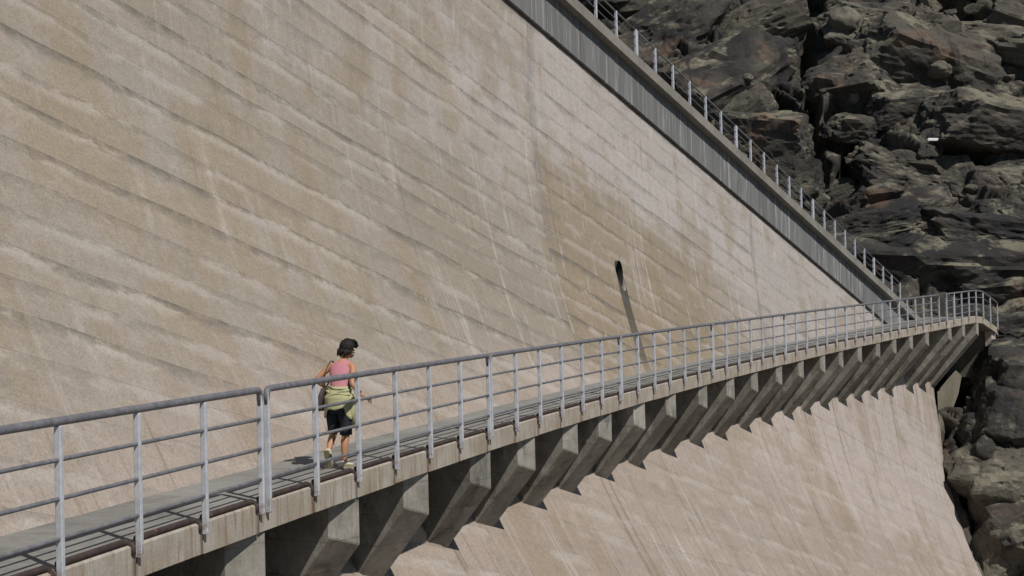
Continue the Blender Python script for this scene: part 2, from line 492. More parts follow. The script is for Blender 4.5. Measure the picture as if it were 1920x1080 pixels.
M = {
    'face': mat_face(),
    'band': mat_band(),
    'coping': mat_concrete('coping_concrete', (0.20, 0.19, 0.165), (0.27, 0.255, 0.225), (0.13, 0.125, 0.10), (2.5, 2.5, 4.0), 0.5),
    'bracket': mat_concrete('bracket_concrete', (0.20, 0.19, 0.16), (0.33, 0.315, 0.275), (0.07, 0.066, 0.06), (2.2, 2.2, 1.0), 0.7, 1.4, 0.6, (0.5, 0.48, 0.44), True),
    'fascia': mat_fascia(),
    'deck': mat_concrete('deck_concrete', (0.21, 0.205, 0.19), (0.27, 0.265, 0.245), (0.13, 0.125, 0.11), (1.3, 1.3, 1.3), 0.65, 0.7, 0.6),
    'steel': mat_steel(),
    'rail': mat_rail(),
    'crest_rail': mat_plain('dull_zinc', (0.15, 0.153, 0.16), 0.6, 0.3, 8),
    'rust': mat_rust(),
    'rock': mat_rock(),
    'rock_pale': mat_rock('pale_boulder_rock', 0.55),
    'dark': mat_plain('drain_lining', (0.05, 0.048, 0.045), 0.9),
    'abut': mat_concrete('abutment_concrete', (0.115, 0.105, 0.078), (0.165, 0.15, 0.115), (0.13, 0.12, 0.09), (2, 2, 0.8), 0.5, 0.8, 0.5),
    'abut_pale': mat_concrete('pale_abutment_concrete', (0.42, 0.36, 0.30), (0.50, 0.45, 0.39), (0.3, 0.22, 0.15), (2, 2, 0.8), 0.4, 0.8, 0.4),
    'white': mat_plain('white_paint', (0.8, 0.8, 0.78), 0.5, 0.08),
    'skin': mat_plain('skin', (0.46, 0.235, 0.125), 0.5, 0.06, 30),
    'hair': mat_plain('black_hair', (0.012, 0.010, 0.009), 0.65, 0.6, 60, 0, 0.8),
    'pink': mat_plain('pink_cotton', (0.50, 0.21, 0.245), 0.85, 0.16, 18, 0, 0.6),
    'sweater': mat_plain('yellow_green_knit', (0.43, 0.42, 0.235), 0.95, 0.30, 45, 0, 0.8),
    'denim': mat_plain('dark_denim', (0.022, 0.027, 0.038), 0.9, 0.3, 60),
    'shoe': mat_plain('cream_canvas', (0.66, 0.60, 0.44), 0.8, 0.1, 40),
    'sole': mat_plain('tan_rubber', (0.36, 0.32, 0.20), 0.8, 0.1, 40),
    'bag': mat_plain('dark_leather', (0.062, 0.045, 0.042), 0.55, 0.2, 30),
    'eye': mat_plain('dark_eye', (0.02, 0.015, 0.012), 0.3),
    'lips': mat_plain('lips', (0.36, 0.12, 0.09), 0.5),
    'ground': mat_rock('valley_rock', 0.1),
}

# ------------------------------------------------------------------ dam surface
C0 = np.array([2.542225, 37.282283, 8.067318])          # crest edge at u = 0
TH = 0.560848
SLOPE = -0.283119
DH = np.array([math.sin(TH), math.cos(TH)])
NH = np.array([math.cos(TH), -math.sin(TH)])
SK = 0.25                                               # joints run square to the lifts

def G_up(v):
    return 0.0088 * v ** 2.36 + 0.006 * v - 0.10 - 0.30 * math.exp(-(v / 4.0) ** 2)
def G_low(v):
    return 0.00565 * v ** 2.47 - 0.03 - 0.25 * math.exp(-(v / 4.0) ** 2)
# level of the walkway where it meets the wall, measured down from the crest line
VD_U = [-40.0, -26.79, -17.05, -7.26, 2.63, 12.58, 22.56, 28.58, 31.53, 40.0]
VD_V = [21.3, 17.53, 14.62, 11.65, 8.61, 5.51, 2.37, 0.45, -0.5, -3.0]
def G(v, u=None):
    """horizontal distance of the face from the crest line; it steps back a little under the walkway"""
    v = max(v, 0.0)
    if v > 18.0:
        return G(18.0, u) + 1.02 * (v - 18.0)
    k_ = 1.0 if u is None else min(1.0, max(0.0, (v - float(np.interp(u, VD_U, VD_V)) - 0.45) / 0.5))
    return G_up(v) * (1 - k_) + G_low(v) * k_

def FPu(u, v, off=0.0):
    g = G(v, u) + off
    return (C0[0] + DH[0] * u + NH[0] * g, C0[1] + DH[1] * u + NH[1] * g, C0[2] + SLOPE * u - v)

def FP(up_, v, off=0.0):
    return FPu(up_ - SK * v, v, off)

def u_end(v):
    return 32.75 + 0.12 * math.sin(v * 1.7)

dam = empty('dam', (C0[0], C0[1], C0[2] - 20))
DAMINV = Matrix.Translation((-C0[0], -C0[1], -(C0[2] - 20)))
tag(dam, 'huge sloping beige concrete dam wall with a grey crest band and coping', 'dam')

def damobj(mb, name, mat, smooth=False):
    me = mb.mesh(name, mat, smooth)
    me.transform(DAMINV)
    return link(name, me, dam)

def slab_grid(mb, us, vs, off_f, off_b, pr=0.0, vtop=None):
    """closed slab between two offsets; us: function (i, v) list; returns nothing"""
    nu, nv = len(us), len(vs)
    P, uv, pn = [], [], []
    for off in (off_f, off_b):
        for j in range(nv):
            for i in range(nu):
                u, v = us[i][j], vs[j][i]
                P.append(FP(u, v, off)); uv.append((u, v)); pn.append((pr, max(0.0, v - vs[0][i])))
    n0 = nu * nv
    F = []
    for j in range(nv - 1):
        for i in range(nu - 1):
            a = j * nu + i
            F.append((a, a + nu, a + nu + 1, a + 1))
            F.append((n0 + a, n0 + a + 1, n0 + a + nu + 1, n0 + a + nu))
    for i in range(nu - 1):
        a = i; F.append((a, a + 1, n0 + a + 1, n0 + a))
        a = (nv - 1) * nu + i; F.append((a + 1, a, n0 + a, n0 + a + 1))
    for j in range(nv - 1):
        a = j * nu; F.append((a + nu, a, n0 + a, n0 + a + nu))
        a = j * nu + nu - 1; F.append((a, a + nu, n0 + a + nu, n0 + a))
    mb.add(P, F, uv, pn)

# drain opening cutter
def axis_pt(up_, v, d):
    return Vector(FP(up_, v, d))
HOLE = (0.95, 7.23)
mb = MB()
hp = []
ctr = axis_pt(HOLE[0], HOLE[1], 0.0)
ring = []
for d in (1.2, -2.0):
    for q in range(24):
        an = 2 * math.pi * q / 24
        off = Vector((DH[0], DH[1], 0)) * (0.21 * math.cos(an)) + Vector((0, 0, 1)) * (0.40 * math.sin(an))
        ring.append(ctr + off + Vector((NH[0], NH[1], 0)) * d)
fs = [tuple(range(23, -1, -1)), tuple(range(24, 48))] + [(q, (q + 1) % 24, 24 + (q + 1) % 24, 24 + q) for q in range(24)]
mb.add(ring, fs)
cutter_me = mb.mesh('cutter', None)
cutter_me.transform(DAMINV)
bmc = bmesh.new(); bmc.from_mesh(cutter_me); bmesh.ops.recalc_face_normals(bmc, faces=bmc.faces[:]); bmc.to_mesh(cutter_me); bmc.free()
cutter = link('cutter', cutter_me, dam)

def cut_hole(o):
    bm = bmesh.new(); bm.from_mesh(o.data)
    bmesh.ops.recalc_face_normals(bm, faces=bm.faces[:])
    bm.to_mesh(o.data); bm.free()
    md = o.modifiers.new('cut', 'BOOLEAN')
    md.object = cutter; md.operation = 'DIFFERENCE'; md.solver = 'EXACT'
    dg = bpy.context.evaluated_depsgraph_get()
    dg.update()
    me = bpy.data.meshes.new_from_object(o.evaluated_get(dg))
    o.modifiers.clear()
    old = o.data
    o.data = me
    me.name = old.name

# core behind the panels
VB = 1.42
core_v = np.concatenate([np.linspace(0.3, 6, 8), np.linspace(7, 26, 20)])
core_u = np.linspace(0, 1, 30)
us = [[-42 + t * (u_end(v) - 0.02 + 42) for v in core_v] for t in core_u]
vs = [[v] * len(core_u) for v in core_v]
mb = MB()
slab_grid(mb, us, vs, -0.07, -3.2)
core = damobj(mb, 'core_wall', M['face'])
cut_hole(core)

# lift panels
COLS = [(-42.0, -26.0), (-26.0, -2.8), (-2.8, 11.3), (11.3, 25.4), (25.4, 99.0)]
rp = random.Random(5)
def wob(u, j, c):
    return 0.022 * math.sin(u * 0.9 + j * 2.1 + c) + 0.016 * math.sin(u * 2.3 + j * 5.3) + 0.008 * math.sin(u * 6.1 + j * 1.7)
for c, (ua, ub) in enumerate(COLS):
    edges = [VB]
    v = VB + rp.uniform(0.3, 0.55)
    while v < 24.5:
        edges.append(v)
        v += rp.uniform(0.46, 0.72)
    prev = 0.0
    for j in range(len(edges) - 1):
        v0, v1 = edges[j], edges[j + 1]
        if c == 0 and v0 < 14: continue
        if c == 4 and v0 > 15: continue
        ue = lambda vv: (u_end(vv) if ub > 90 else ub - 0.005)
        L = ue(v0) - ua
        nu = max(6, int(L / 0.9)) + 1
        ts = [i / (nu - 1) for i in range(nu)]
        tv = (0.0, 0.06, 0.5, 0.94, 1.0)
        us_, vs_ = [], []
        for t in ts:
            us_.append([ua + 0.005 + t * (ue(v0 + q * (v1 - v0)) - ua - 0.005) for q in tv])
        for q in tv:
            row = []
            for i, t in enumerate(ts):
                w0 = 0 if j == 0 else wob(us_[i][0], j, c)
                w1 = wob(us_[i][0], j + 1, c)
                a = v0 + w0 + 0.0006; b = v1 + w1 - 0.0006
                row.append(a + q * (b - a))
            vs_.append(row)
        off = rp.uniform(-0.0035, 0.0035)
        
        prev = off
        mb = MB()
        slab_grid(mb, us_, vs_, off, -0.10, rp.random())
        o = damobj(mb, 'concrete_panel', M['face'])
        if c == 2 and v1 > 6.7 and v0 < 8.0:
            cut_hole(o)
bpy.data.objects.remove(cutter)

# drain lining
mb = MB()
P, F = [], []
for d in (-0.02, -1.7):
    for q in range(24):
        an = 2 * math.pi * q / 24
        P.append(ctr + Vector((DH[0], DH[1], 0)) * (0.206 * math.cos(an)) + Vector((0, 0, 1)) * (0.395 * math.sin(an)) + Vector((NH[0], NH[1], 0)) * d)
F = [(q, 24 + q, 24 + (q + 1) % 24, (q + 1) % 24) for q in range(24)] + [tuple(range(24, 48))]
mb.add(P, F)
damobj(mb, 'drain_lining', M['dark'], True)

# crest band with board relief
U0, U1 = -22.0, 31.2
mb = MB()
u = U0
rb = random.Random(3)
while u < U1:
    w = rb.uniform(0.22, 0.42)
    u2 = min(u + w, U1)
    off = -0.24 + rb.uniform(-0.007, 0.007)
    pr = rb.random()
    pts, uvs = [], []
    for (uu, vv) in ((u + 0.004, VB - 0.03), (u2 - 0.004, VB - 0.03), (u2 - 0.004, 0.26), (u + 0.004, 0.26)):
        for o_ in (off, -0.9):
            x, y, z = FPu(uu, 0, 0)
            pts.append((C0[0] + DH[0] * uu + NH[0] * o_, C0[1] + DH[1] * uu + NH[1] * o_, C0[2] + SLOPE * uu - vv))
            uvs.append((uu, vv))
    mb.add(pts, [(0, 2, 4, 6), (1, 7, 5, 3), (0, 1, 3, 2), (2, 3, 5, 4), (4, 5, 7, 6), (6, 7, 1, 0)], uvs, [(pr, 0)] * 8)
    u = u2
damobj(mb, 'crest_band', M['band'])

def crest_pt(u, off, v):
    return (C0[0] + DH[0] * u + NH[0] * off, C0[1] + DH[1] * u + NH[1] * off, C0[2] + SLOPE * u - v)

# coping stones along the crest and the crest path behind them
cu = np.arange(-22.0, 31.0, 3.52)
for i, u in enumerate(cu):
    u2 = min(u + 3.52 - 0.012, 31.0)
    mb = MB()
    q = 0.012 * random.uniform(-1, 1)
    sec = [(-0.75, 0.32), (0.0 + q * .3, 0.32), (0.0 + q * .3, 0.03), (-0.03, 0.0), (-0.75, 0.0)]
    n = len(sec)
    pts = [crest_pt(uu, o_, v_) for uu in (u, u2) for (o_, v_) in sec]
    mb.add(pts, [tuple(range(n)), tuple(range(2 * n - 1, n - 1, -1))] + [(k_, n + k_, n + (k_ + 1) % n, (k_ + 1) % n) for k_ in range(n)])
    damobj(mb, 'coping_block', M['coping'])
mb = MB()
hexa(mb, [crest_pt(-22, -0.76, 0.9), crest_pt(31, -0.76, 0.9), crest_pt(31, -3.0, 0.9), crest_pt(-22, -3.0, 0.9),
          crest_pt(-22, -0.76, 0.10), crest_pt(31, -0.76, 0.10), crest_pt(31, -3.0, 0.10), crest_pt(-22, -3.0, 0.10)])
damobj(mb, 'crest_path', M['coping'])

# ------------------------------------------------------------------ walkway path
DS = 1.17208266
_s = np.linspace(-24, 72, 4801)
_th = 0.25600657 + 0.00731139 * _s - 2.847e-05 * _s ** 2
_th = np.where(_s > 62, _th[np.argmin(abs(_s - 62))], _th)
i0 = int(np.argmin(abs(_s)))
_x = np.concatenate([[0], np.cumsum((np.sin(_th[1:]) + np.sin(_th[:-1])) / 2 * np.diff(_s))])
_y = np.concatenate([[0], np.cumsum((np.cos(_th[1:]) + np.cos(_th[:-1])) / 2 * np.diff(_s))])
_x = _x - _x[i0] - 3.88168506
_y = _y - _y[i0] + 9.74390981
_z = -0.71593507 + 0.01325318 * _s + 0.00021036 * _s ** 2
_drop = np.interp(_s / DS, [49.6, 50.2, 51.2, 52.2, 53.3, 56], [0, 0, 0.10, 0.40, 0.74, 1.4])
_z = np.where(_s < -4, _z[np.argmin(abs(_s + 4))], _z) - _drop

def W(s, off=0.0, dz=0.0):
    """point beside the rail line: off > 0 outwards, dz relative to the rail top"""
    th = np.interp(s, _s, _th)
    return Vector((np.interp(s, _s, _x) + math.cos(th) * off, np.interp(s, _s, _y) - math.sin(th) * off, np.interp(s, _s, _z) + dz))
def Wth(s):
    return float(np.interp(s, _s, _th))

DECK = -1.16
walk = empty('walkway', W(8, -0.9, DECK - 0.3))
tag(walk, 'curving concrete walkway carried on brackets along the dam wall', 'walkway')
WINV = Matrix.Translation(-walk.location)
def wobj(mb, name, mat, smooth=False, bev=0.0):
    me = mb.mesh(name, mat, smooth)
    if bev: bevel_mesh(me, bev)
    me.transform(WINV)
    return link(name, me, walk)

# deck slabs with open joints
s0 = -16.0
while s0 < 63.9:
    s1 = min(s0 + 2.344, 64.0)
    mb = MB()
    P, F = [], []
    dz_ = random.uniform(-0.004, 0.0)
    ss = np.linspace(s0 + 0.006, s1 - 0.006, 6)
    for s in ss:
        win = -2.95 if s < 57 else -2.3
        for (o_, d_) in ((-0.15, DECK + dz_), (win, DECK + dz_), (win, DECK - 0.30), (-0.15, DECK - 0.285)):
            P.append(W(s, o_, d_))
    for i in range(len(ss) - 1):
        for k_ in range(4):
            a = i * 4 + k_; b = i * 4 + (k_ + 1) % 4
            F.append((a, a + 4, b + 4, b))
    F += [(0, 1, 2, 3), tuple((len(ss) - 1) * 4 + q for q in (3, 2, 1, 0))]
    mb.add(P, F)
    wobj(mb, 'deck_slab', M['deck'])
    s0 = s1

# railing panel layout in post numbers
PAN = [(-8.05, -2.05), (-2.0, 4.0), (4.13, 10.13), (10.20, 16.17), (16.24, 22.17), (22.24, 28.17), (28.23, 34.17), (34.23, 40.17),
       (40.23, 45.2), (46.2, 47.17), (47.24, 53.2)]
posts = []
for a, b in PAN:
    nb = max(1, int(round(b - a)))
    posts.append([a + (b - a) * i / nb for i in range(nb + 1)])
allposts = sorted(p for q in posts for p in q)

# fascia panels between posts, edge pipe above them
cuts = []
for p in allposts:
    if not cuts or p - cuts[-1] > 0.4:
        cuts.append(p)
for i in range(len(cuts) - 1):
    sa, sb = cuts[i] * DS + 0.012, cuts[i + 1] * DS - 0.012
    if cuts[i] < -6: continue
    mb = MB()
    hh = 0.30 + random.uniform(-0.006, 0.006)
    oo = -0.032 + random.uniform(-0.004, 0.004)
    ns = 6
    P, uv, pn, F = [], [], [], []
    sec = [(oo, DECK - hh), (oo, DECK - 0.02), (oo - 0.02, DECK - 0.002), (-0.149, DECK - 0.002), (-0.149, DECK - hh)]
    for k_ in range(ns + 1):
        s = sa + (sb - sa) * k_ / ns
        for (o_, d_) in sec:
            P.append(W(s, o_, d_)); uv.append((s, d_)); pn.append((0, min(abs(sb - s), 0.5)))
    nsec = len(sec)
    for k_ in range(ns):
        for q in range(nsec):
            a = k_ * nsec + q; b = k_ * nsec + (q + 1) % nsec
            F.append((a, b, b + nsec, a + nsec))
    F += [tuple(range(nsec - 1, -1, -1)), tuple(ns * nsec + q for q in range(nsec))]
    mb.add(P, F, uv, pn)
    wobj(mb, 'fascia_panel', M['fascia'])
    if cuts[i] < 46:
        mb = MB()
        so = -0.075
        pts = [W(sa + 0.06, so, DECK + 0.03)] + [W(sa + 0.06 + (sb - 0.16 - sa) * q / 6, so, DECK + 0.03) for q in range(1, 6)]
        pts += [W(sb - 0.10, so, DECK + 0.03), W(sb - 0.065, so + 0.012, DECK + 0.012), W(sb - 0.05, so + 0.03, DECK - 0.03), W(sb - 0.05, so + 0.04, DECK - 0.09)]
        tube(mb, pts, 0.030, 10)
        wobj(mb, 'edge_pipe', M['rust'], True)

# brackets
BS = [-2.0, 0.3, 2.55, 4.83, 7.26, 9.53, 12.01, 14.11, 16.42, 18.48, 20.75, 23.06, 25.63, 28.06, 30.33, 32.81, 35.16, 37.64, 39.83, 42.18,
      44.58, 46.80, 49.16, 51.51, 54.96, 57.14, 59.33]
def wall_t(s, d):
    """inward distance from the rail line to the dam face at depth d below the deck"""
    th = Wth(s); p = W(s, 0, DECK - d)
    best = 0.0
    t = 0.0
    while t < 6:
        q = W(s, -t, DECK - d)
        du = (q.x - C0[0]) * DH[0] + (q.y - C0[1]) * DH[1]
        g = (q.x - C0[0]) * NH[0] + (q.y - C0[1]) * NH[1]
        v = C0[2] + SLOPE * du - q.z
        if g < G(v, du): return t
        t += 0.02
    return t
Tb = Vector((DH[0], DH[1], 0)); Nb = Vector((NH[0], NH[1], 0))
for i, s_r in enumerate(BS):
    th_ = 0.62 - 0.19 * min(1.0, i / 18.0)
    d = 0.88; t = 0.05
    while d < 6.5 and t < wall_t(s_r - 0.3, d) + 0.5:
        d += 0.05; t += 0.05 / math.tan(R(48.5))
    prof = [(0.05, 0.306), (0.05, 0.88), (t, d), (t + 1.0, d), (3.0, 0.306)]
    mb = MB()
    base = W(s_r, 0, DECK)
    pts = []
    for sg in (-1.0, 0.0):
        for q, (t_, d_) in enumerate(prof):
            # the undersides follow the slope of the concrete lifts
            pts.append(base + Tb * (sg * th_) - Nb * t_ - Vector((0, 0, d_ + (0.28 * sg * th_ if 0 < q < 4 else 0.0))))
    n = len(prof)
    mb.add(pts, [tuple(range(n - 1, -1, -1)), tuple(range(n, 2 * n))] + [(k_, (k_ + 1) % n, n + (k_ + 1) % n, n + k_) for k_ in range(n)])
    wobj(mb, 'bracket', M['bracket'], False, 0.014)

# ------------------------------------------------------------------ railings
mb = MB()
hx, hy = 0.030, 0.022                     # local x = outwards, y = along
hexa(mb, [(-hx, -hy, 0), (hx, -hy, 0), (hx, hy, 0), (-hx, hy, 0), (-hx, -hy, 1.245), (hx, -hy, 1.245), (hx, hy, 1.245), (-hx, hy, 1.245)])
post_me = bevel_mesh(mb.mesh('post', M['steel']), 0.006)

panel_labels = [
    None,
    'steel railing panel nearest the viewer, cut by the left edge of the picture',
    'six bay steel railing panel beside the walking woman, right of the wide double post',
    'steel railing panel just ahead of the woman, third along the walkway from the left',
    'steel railing panel in front of the wet drain streak',
    'steel railing panel fifth along the walkway, right after the drain streak',
    'steel railing panel sixth along the walkway from the left',
    'steel railing panel in front of the lower end of the grey crest band',
    'short steel railing panel just past where the crest coping meets the walkway',
    'single narrow railing frame between two gaps near the far end',
    'farthest railing panel, bending down at the end of the walkway',
]
def railing_panel(pi, plist, label):
    s_a, s_b = plist[0] * DS, plist[-1] * DS
    mid = 0.5 * (s_a + s_b)
    root = empty('railing_panel', W(mid, 0, -1.28))
    tag(root, label, 'railing', 'railing panels along the walkway')
    inv = Matrix.Translation(-root.location)
    for p in plist:
        s = p * DS
        o = link('post', post_me, root)
        o.location = W(s, 0, -1.28) - root.location
        o.rotation_euler = (0, 0, -Wth(s))
    def add(name, m, mat):
        me = m.mesh(name, mat, True); me.transform(inv); link(name, me, root)
    ns = max(4, int((s_b - s_a) / 0.4))
    m = MB()
    pts = [W(s_a, 0, -0.16), W(s_a, 0, -0.055), W(s_a + 0.012, 0, -0.022), W(s_a + 0.045, 0, -0.003)]
    pts += [W(s_a + 0.08 + (s_b - s_a - 0.16) * q / ns, 0, 0) for q in range(ns + 1)]
    pts += [W(s_b - 0.045, 0, -0.003), W(s_b - 0.012, 0, -0.022), W(s_b, 0, -0.055), W(s_b, 0, -0.16)]
    rr = [0.028, 0.034, 0.036, 0.036] + [0.036] * (ns + 1) + [0.036, 0.036, 0.034, 0.028]
    th = Wth(mid)
    tube(m, pts, rr, 12, upv=Vector((math.cos(th), -math.sin(th), 0)))
    add('top_rail', m, M['rail'])
    for dz in (-0.30, -0.605, -0.915):
        m = MB()
        tube(m, [W(s_a + (s_b - s_a) * q / ns, 0, dz) for q in range(ns + 1)], 0.019, 8)
        add('middle_rail', m, M['rail'])
    return root
for pi, (pl, lb) in enumerate(zip(posts, panel_labels)):
    if lb:
        railing_panel(pi, pl, lb)

# crest railings, front row and back row
mb = MB()
hx, hy = 0.034, 0.034
hexa(mb, [(-hx, -hy, 0), (hx, -hy, 0), (hx, hy, 0), (-hx, hy, 0), (-hx, -hy, 1), (hx, -hy, 1), (hx, hy, 1), (-hx, hy, 1)])
cpost_me = bevel_mesh(mb.mesh('post', M['steel']), 0.005)
def crest_panel(na, nb, off, h, label, grp, name):
    ua, ub = (na - 4) * DS, (nb - 4) * DS
    mid = (ua + ub) / 2
    root = empty(name, crest_pt(mid, off, 0))
    tag(root, label, 'railing', grp)
    inv = Matrix.Translation(-root.location)
    nbay = int(round(nb - na))
    for i in range(nbay + 1):
        u = ua + (ub - ua) * i / nbay
        o = link('post', cpost_me, root)
        o.location = Vector(crest_pt(u, off, 0.05)) - root.location
        o.scale = (1, 1, h + 0.05)
        o.rotation_euler = (0, 0, -TH)
    for nm, dz, r in (('top_rail', h - 0.02, 0.024), ('middle_rail', h * 0.68, 0.013), ('middle_rail', h * 0.36, 0.013)):
        m = MB()
        tube(m, [crest_pt(ua + (ub - ua) * q / 8, off, -dz) for q in range(9)], r, 8)
        me = m.mesh(nm, M['crest_rail'], True); me.transform(inv); link(nm, me, root)
CP = [(-6, -0.06), (0, 5.94), (6, 11.94), (12, 17.94), (18, 23.94), (24, 27)]
CL = [None, 'front railing panel on the crest cut off by the top edge of the picture',
      'front railing panel on the upper part of the crest, second from the top edge',
      'front railing panel halfway down the crest, before the brown rock face',
      'front railing panel on the lower crest, next above the shortest one',
      'shortest front railing panel at the bottom end of the crest']
CL2 = [None, 'back railing panel behind the crest panel cut by the top edge', 'back railing panel behind the second crest panel from the top edge',
       'back railing panel halfway down the crest, behind the front one', 'back railing panel behind the lower crest railing',
       'back railing panel at the bottom end of the crest, behind the shortest one']
for (a, b), l1, l2 in zip(CP, CL, CL2):
    if l1:
        crest_panel(a, b, -0.07, 0.74, l1, 'front railing panels on the dam crest', 'crest_railing')
        crest_panel(a, b, -2.6, 0.78, l2, 'back railing panels on the dam crest', 'crest_railing')

# ------------------------------------------------------------------ rock hillside
def contact_Y(z):
    return 64.9 + np.where(z < -3.5, 0.45, 0.95) * (z + 3.5)
XA, XB, ZA, ZB = 2.0, 48.0, -24.0, 34.0
nx, nz = 640, 660
gx = np.linspace(XA, XB, nx); gz = np.linspace(ZA, ZB, nz)
X, Z = np.meshgrid(gx, gz)
Y = contact_Y(Z)
# picture-plane position of each base point, to place the large features of the cliff
D_ = Y * fw.y + Z * fw.z
xi = FPX * X / D_; yi = -FPX * (Y * up.y + Z * up.z) / D_
PX = 960 + cR * xi - sR * yi; PY = 540 + sR * xi + cR * yi
wx = 0.9 * fbm(X * 0.22, Z * 0.22, 1, 4); wz = 0.9 * fbm(X * 0.22, Z * 0.22, 9, 4)
a_ = R(-14)
A = (X + wx * 1.6) * math.cos(a_) + (Z + wz * 1.6) * math.sin(a_)
B = -(X + wx * 1.6) * math.sin(a_) + (Z + wz * 1.6) * math.cos(a_)
d = 2.2 * fbm(X * 0.075, Z * 0.085, 3, 3)
smooth_ = sstep(-0.05, 0.30, fbm(X * 0.09, Z * 0.14, 21, 3))         # slabby zones
def blocks(a, b, la, lb, seed, amp, tilt, crack, cw):
    """angular blocks: every cell a tilted plane, narrow crack between neighbours"""
    f1, fe, cid, dx_, dy_ = cells(a / la, b / lb, seed, 0.95)
    r1 = _hash(np.floor(cid * 65521), np.floor(cid * 777), seed + 1) - 0.5
    r2 = _hash(np.floor(cid * 32749), np.floor(cid * 555), seed + 2) - 0.5
    return amp * (cid - 0.5) * 2 + tilt * (r1 * dx_ + (r2 - 0.25) * dy_) * 2 - crack * (1 - sstep(0.0, cw, fe))
wx2 = 0.30 * fbm(X * 0.9, Z * 0.9, 31, 4); wz2 = 0.25 * fbm(X * 0.9, Z * 0.9, 32, 4)
d += blocks(A, B, 6.4, 2.7, 5, 0.95, 1.1, 0.9, 0.07)
d += blocks(A + wx2, B + wz2, 2.6, 1.05, 15, 0.36, 0.42, 0.30, 0.08) * (0.30 + 0.70 * (1 - smooth_))
a3 = R(24)
A3 = X * math.cos(a3) + Z * math.sin(a3); B3 = -X * math.sin(a3) + Z * math.cos(a3)
d += blocks(A3 + wx2 * 2, B3 + wz2 * 2, 1.3, 0.8, 35, 0.13, 0.22, 0.12, 0.10) * (0.15 + 0.85 * (1 - smooth_))
d += blocks(A + wx2 * 1.5, B + wz2, 0.75, 0.32, 25, 0.075, 0.10, 0.07, 0.14) * (0.25 + 0.75 * (1 - smooth_))
rid = 1 - np.abs(fbm(X * 0.7, Z * 1.3, 41, 6, 0.58))
d += 0.55 * (rid - 0.8) + 0.13 * fbm(X * 3, Z * 5, 43, 4, 0.6)
bed = ((B + 0.6 * fbm(X * 0.25, Z * 0.3, 55, 4)) / 1.5) % 1.0
d += 0.42 * (bed - 0.5) * sstep(-0.15, 0.25, fbm(X * 0.16, Z * 0.25, 61, 3))

nzw = 14 * fbm(X * 0.6, Z * 0.6, 71, 4)
def seg(x0, y0, x1, y1):
    px_, py_ = PX + nzw, PY + nzw * 0.6
    vx, vy = x1 - x0, y1 - y0
    t = np.clip(((px_ - x0) * vx + (py_ - y0) * vy) / (vx * vx + vy * vy), 0, 1)
    return np.hypot(px_ - x0 - t * vx, py_ - y0 - t * vy)
for (pts, w, dep) in (([(1488, -60), (1500, 0), (1520, 90), (1522, 170), (1532, 260), (1560, 345)], 15, 3.0),
                      ([(1570, 345), (1600, 300), (1640, 245)], 36, 2.6),
                      ([(1340, 140), (1420, 70), (1480, 60)], 14, 1.2),
                      ([(1690, 130), (1650, 180), (1560, 215)], 26, 1.6),
                      ([(1720, 245), (1800, 268), (1930, 300)], 22, 3.0),
                      ([(1660, 300), (1760, 312), (1830, 318)], 16, 1.8),
                      ([(1555, 385), (1640, 360), (1720, 345), (1900, 352)], 11, 1.5),
                      ([(1640, 500), (1740, 515), (1830, 525)], 24, 2.2),
                      ([(1690, 470), (1800, 455), (1900, 470)], 10, 0.9),
                      ([(1780, 545), (1860, 560), (1920, 540)], 18, 1.6),
                      ([(1780, 60), (1860, 70), (1930, 40)], 14, 1.5),
                      ([(1800, 720), (1850, 700), (1885, 715)], 20, 1.4),
                      ([(1795, 820), (1830, 790)], 18, 1.3),
                      ([(1850, 930), (1880, 990), (1900, 1080)], 34, 2.4),
                      ([(1810, 905), (1845, 885)], 16, 1.2),
                      ([(1540, 430), (1560, 500), (1620, 540)], 9, 1.0),
                      ([(1850, 190), (1920, 215)], 12, 1.2)):
    m_ = np.zeros_like(X)
    for (p, q) in zip(pts[:-1], pts[1:]):
        m_ = np.maximum(m_, 1 - sstep(w * 0.35, w, seg(*p, *q)))
    d -= dep * m_
for (cx, cy, rx, ry, hgt) in ((1440, 245, 75, 60, 1.7), (1470, 290, 45, 60, 1.0), (1590, 130, 70, 45, 1.2), (1730, 95, 75, 50, 1.5), (1690, 25, 70, 30, 1.2),
                              (1840, 30, 60, 30, 1.0), (1700, 280, 70, 38, 1.6), (1720, 430, 170, 60, 1.8), (1860, 470, 80, 40, 0.8), (1850, 210, 60, 40, 1.0),
                              (1640, 395, 70, 30, 0.8), (1860, 350, 60, 22, 0.8), (1740, 550, 70, 24, 0.9), (1850, 645, 60, 28, 1.0), (1840, 770, 30, 45, 0.9),
                              (1895, 800, 30, 90, 0.8), (1820, 860, 28, 38, 0.8)):
    q = ((PX + nzw - cx) / rx) ** 2 + ((PY + nzw - cy) / ry) ** 2
    d += hgt * np.sqrt(np.clip(1 - q, 0, 1))
# keep the rock at the dam's edge, under the walkway end and behind the crest
ue_line = np.interp(Z, [-25, -11.3, -6.8, -3.5, 0], [1930, 1840, 1772, 1757, 1757])
near = sstep(2, 24, PX - ue_line) * (Z < -1.5) + (Z >= -1.5) * 1.0
d = np.where(Z < -1.5, d * (0.22 + 0.78 * near), d)
# shelf under the end of the walkway
e_ = W(60.5, -0.6, 0)
shelf = np.exp(-(((X - e_.x) / 4.5) ** 2 + ((Z - (e_.z - 2.0)) / 2.6) ** 2))
d = np.where(d * shelf > 0, d * (1 - 0.95 * shelf), d)
d -= 3.2 * np.exp(-(((X - 22.0) / 2.4) ** 4 + ((Z + 2.6) / 1.7) ** 4))
nrm = np.array([0, -0.725, 0.689])
VX = X + 0.10 * fbm(X * 2, Z * 2, 81, 3); VY = Y + nrm[1] * d; VZ = Z + nrm[2] * d * 0.75
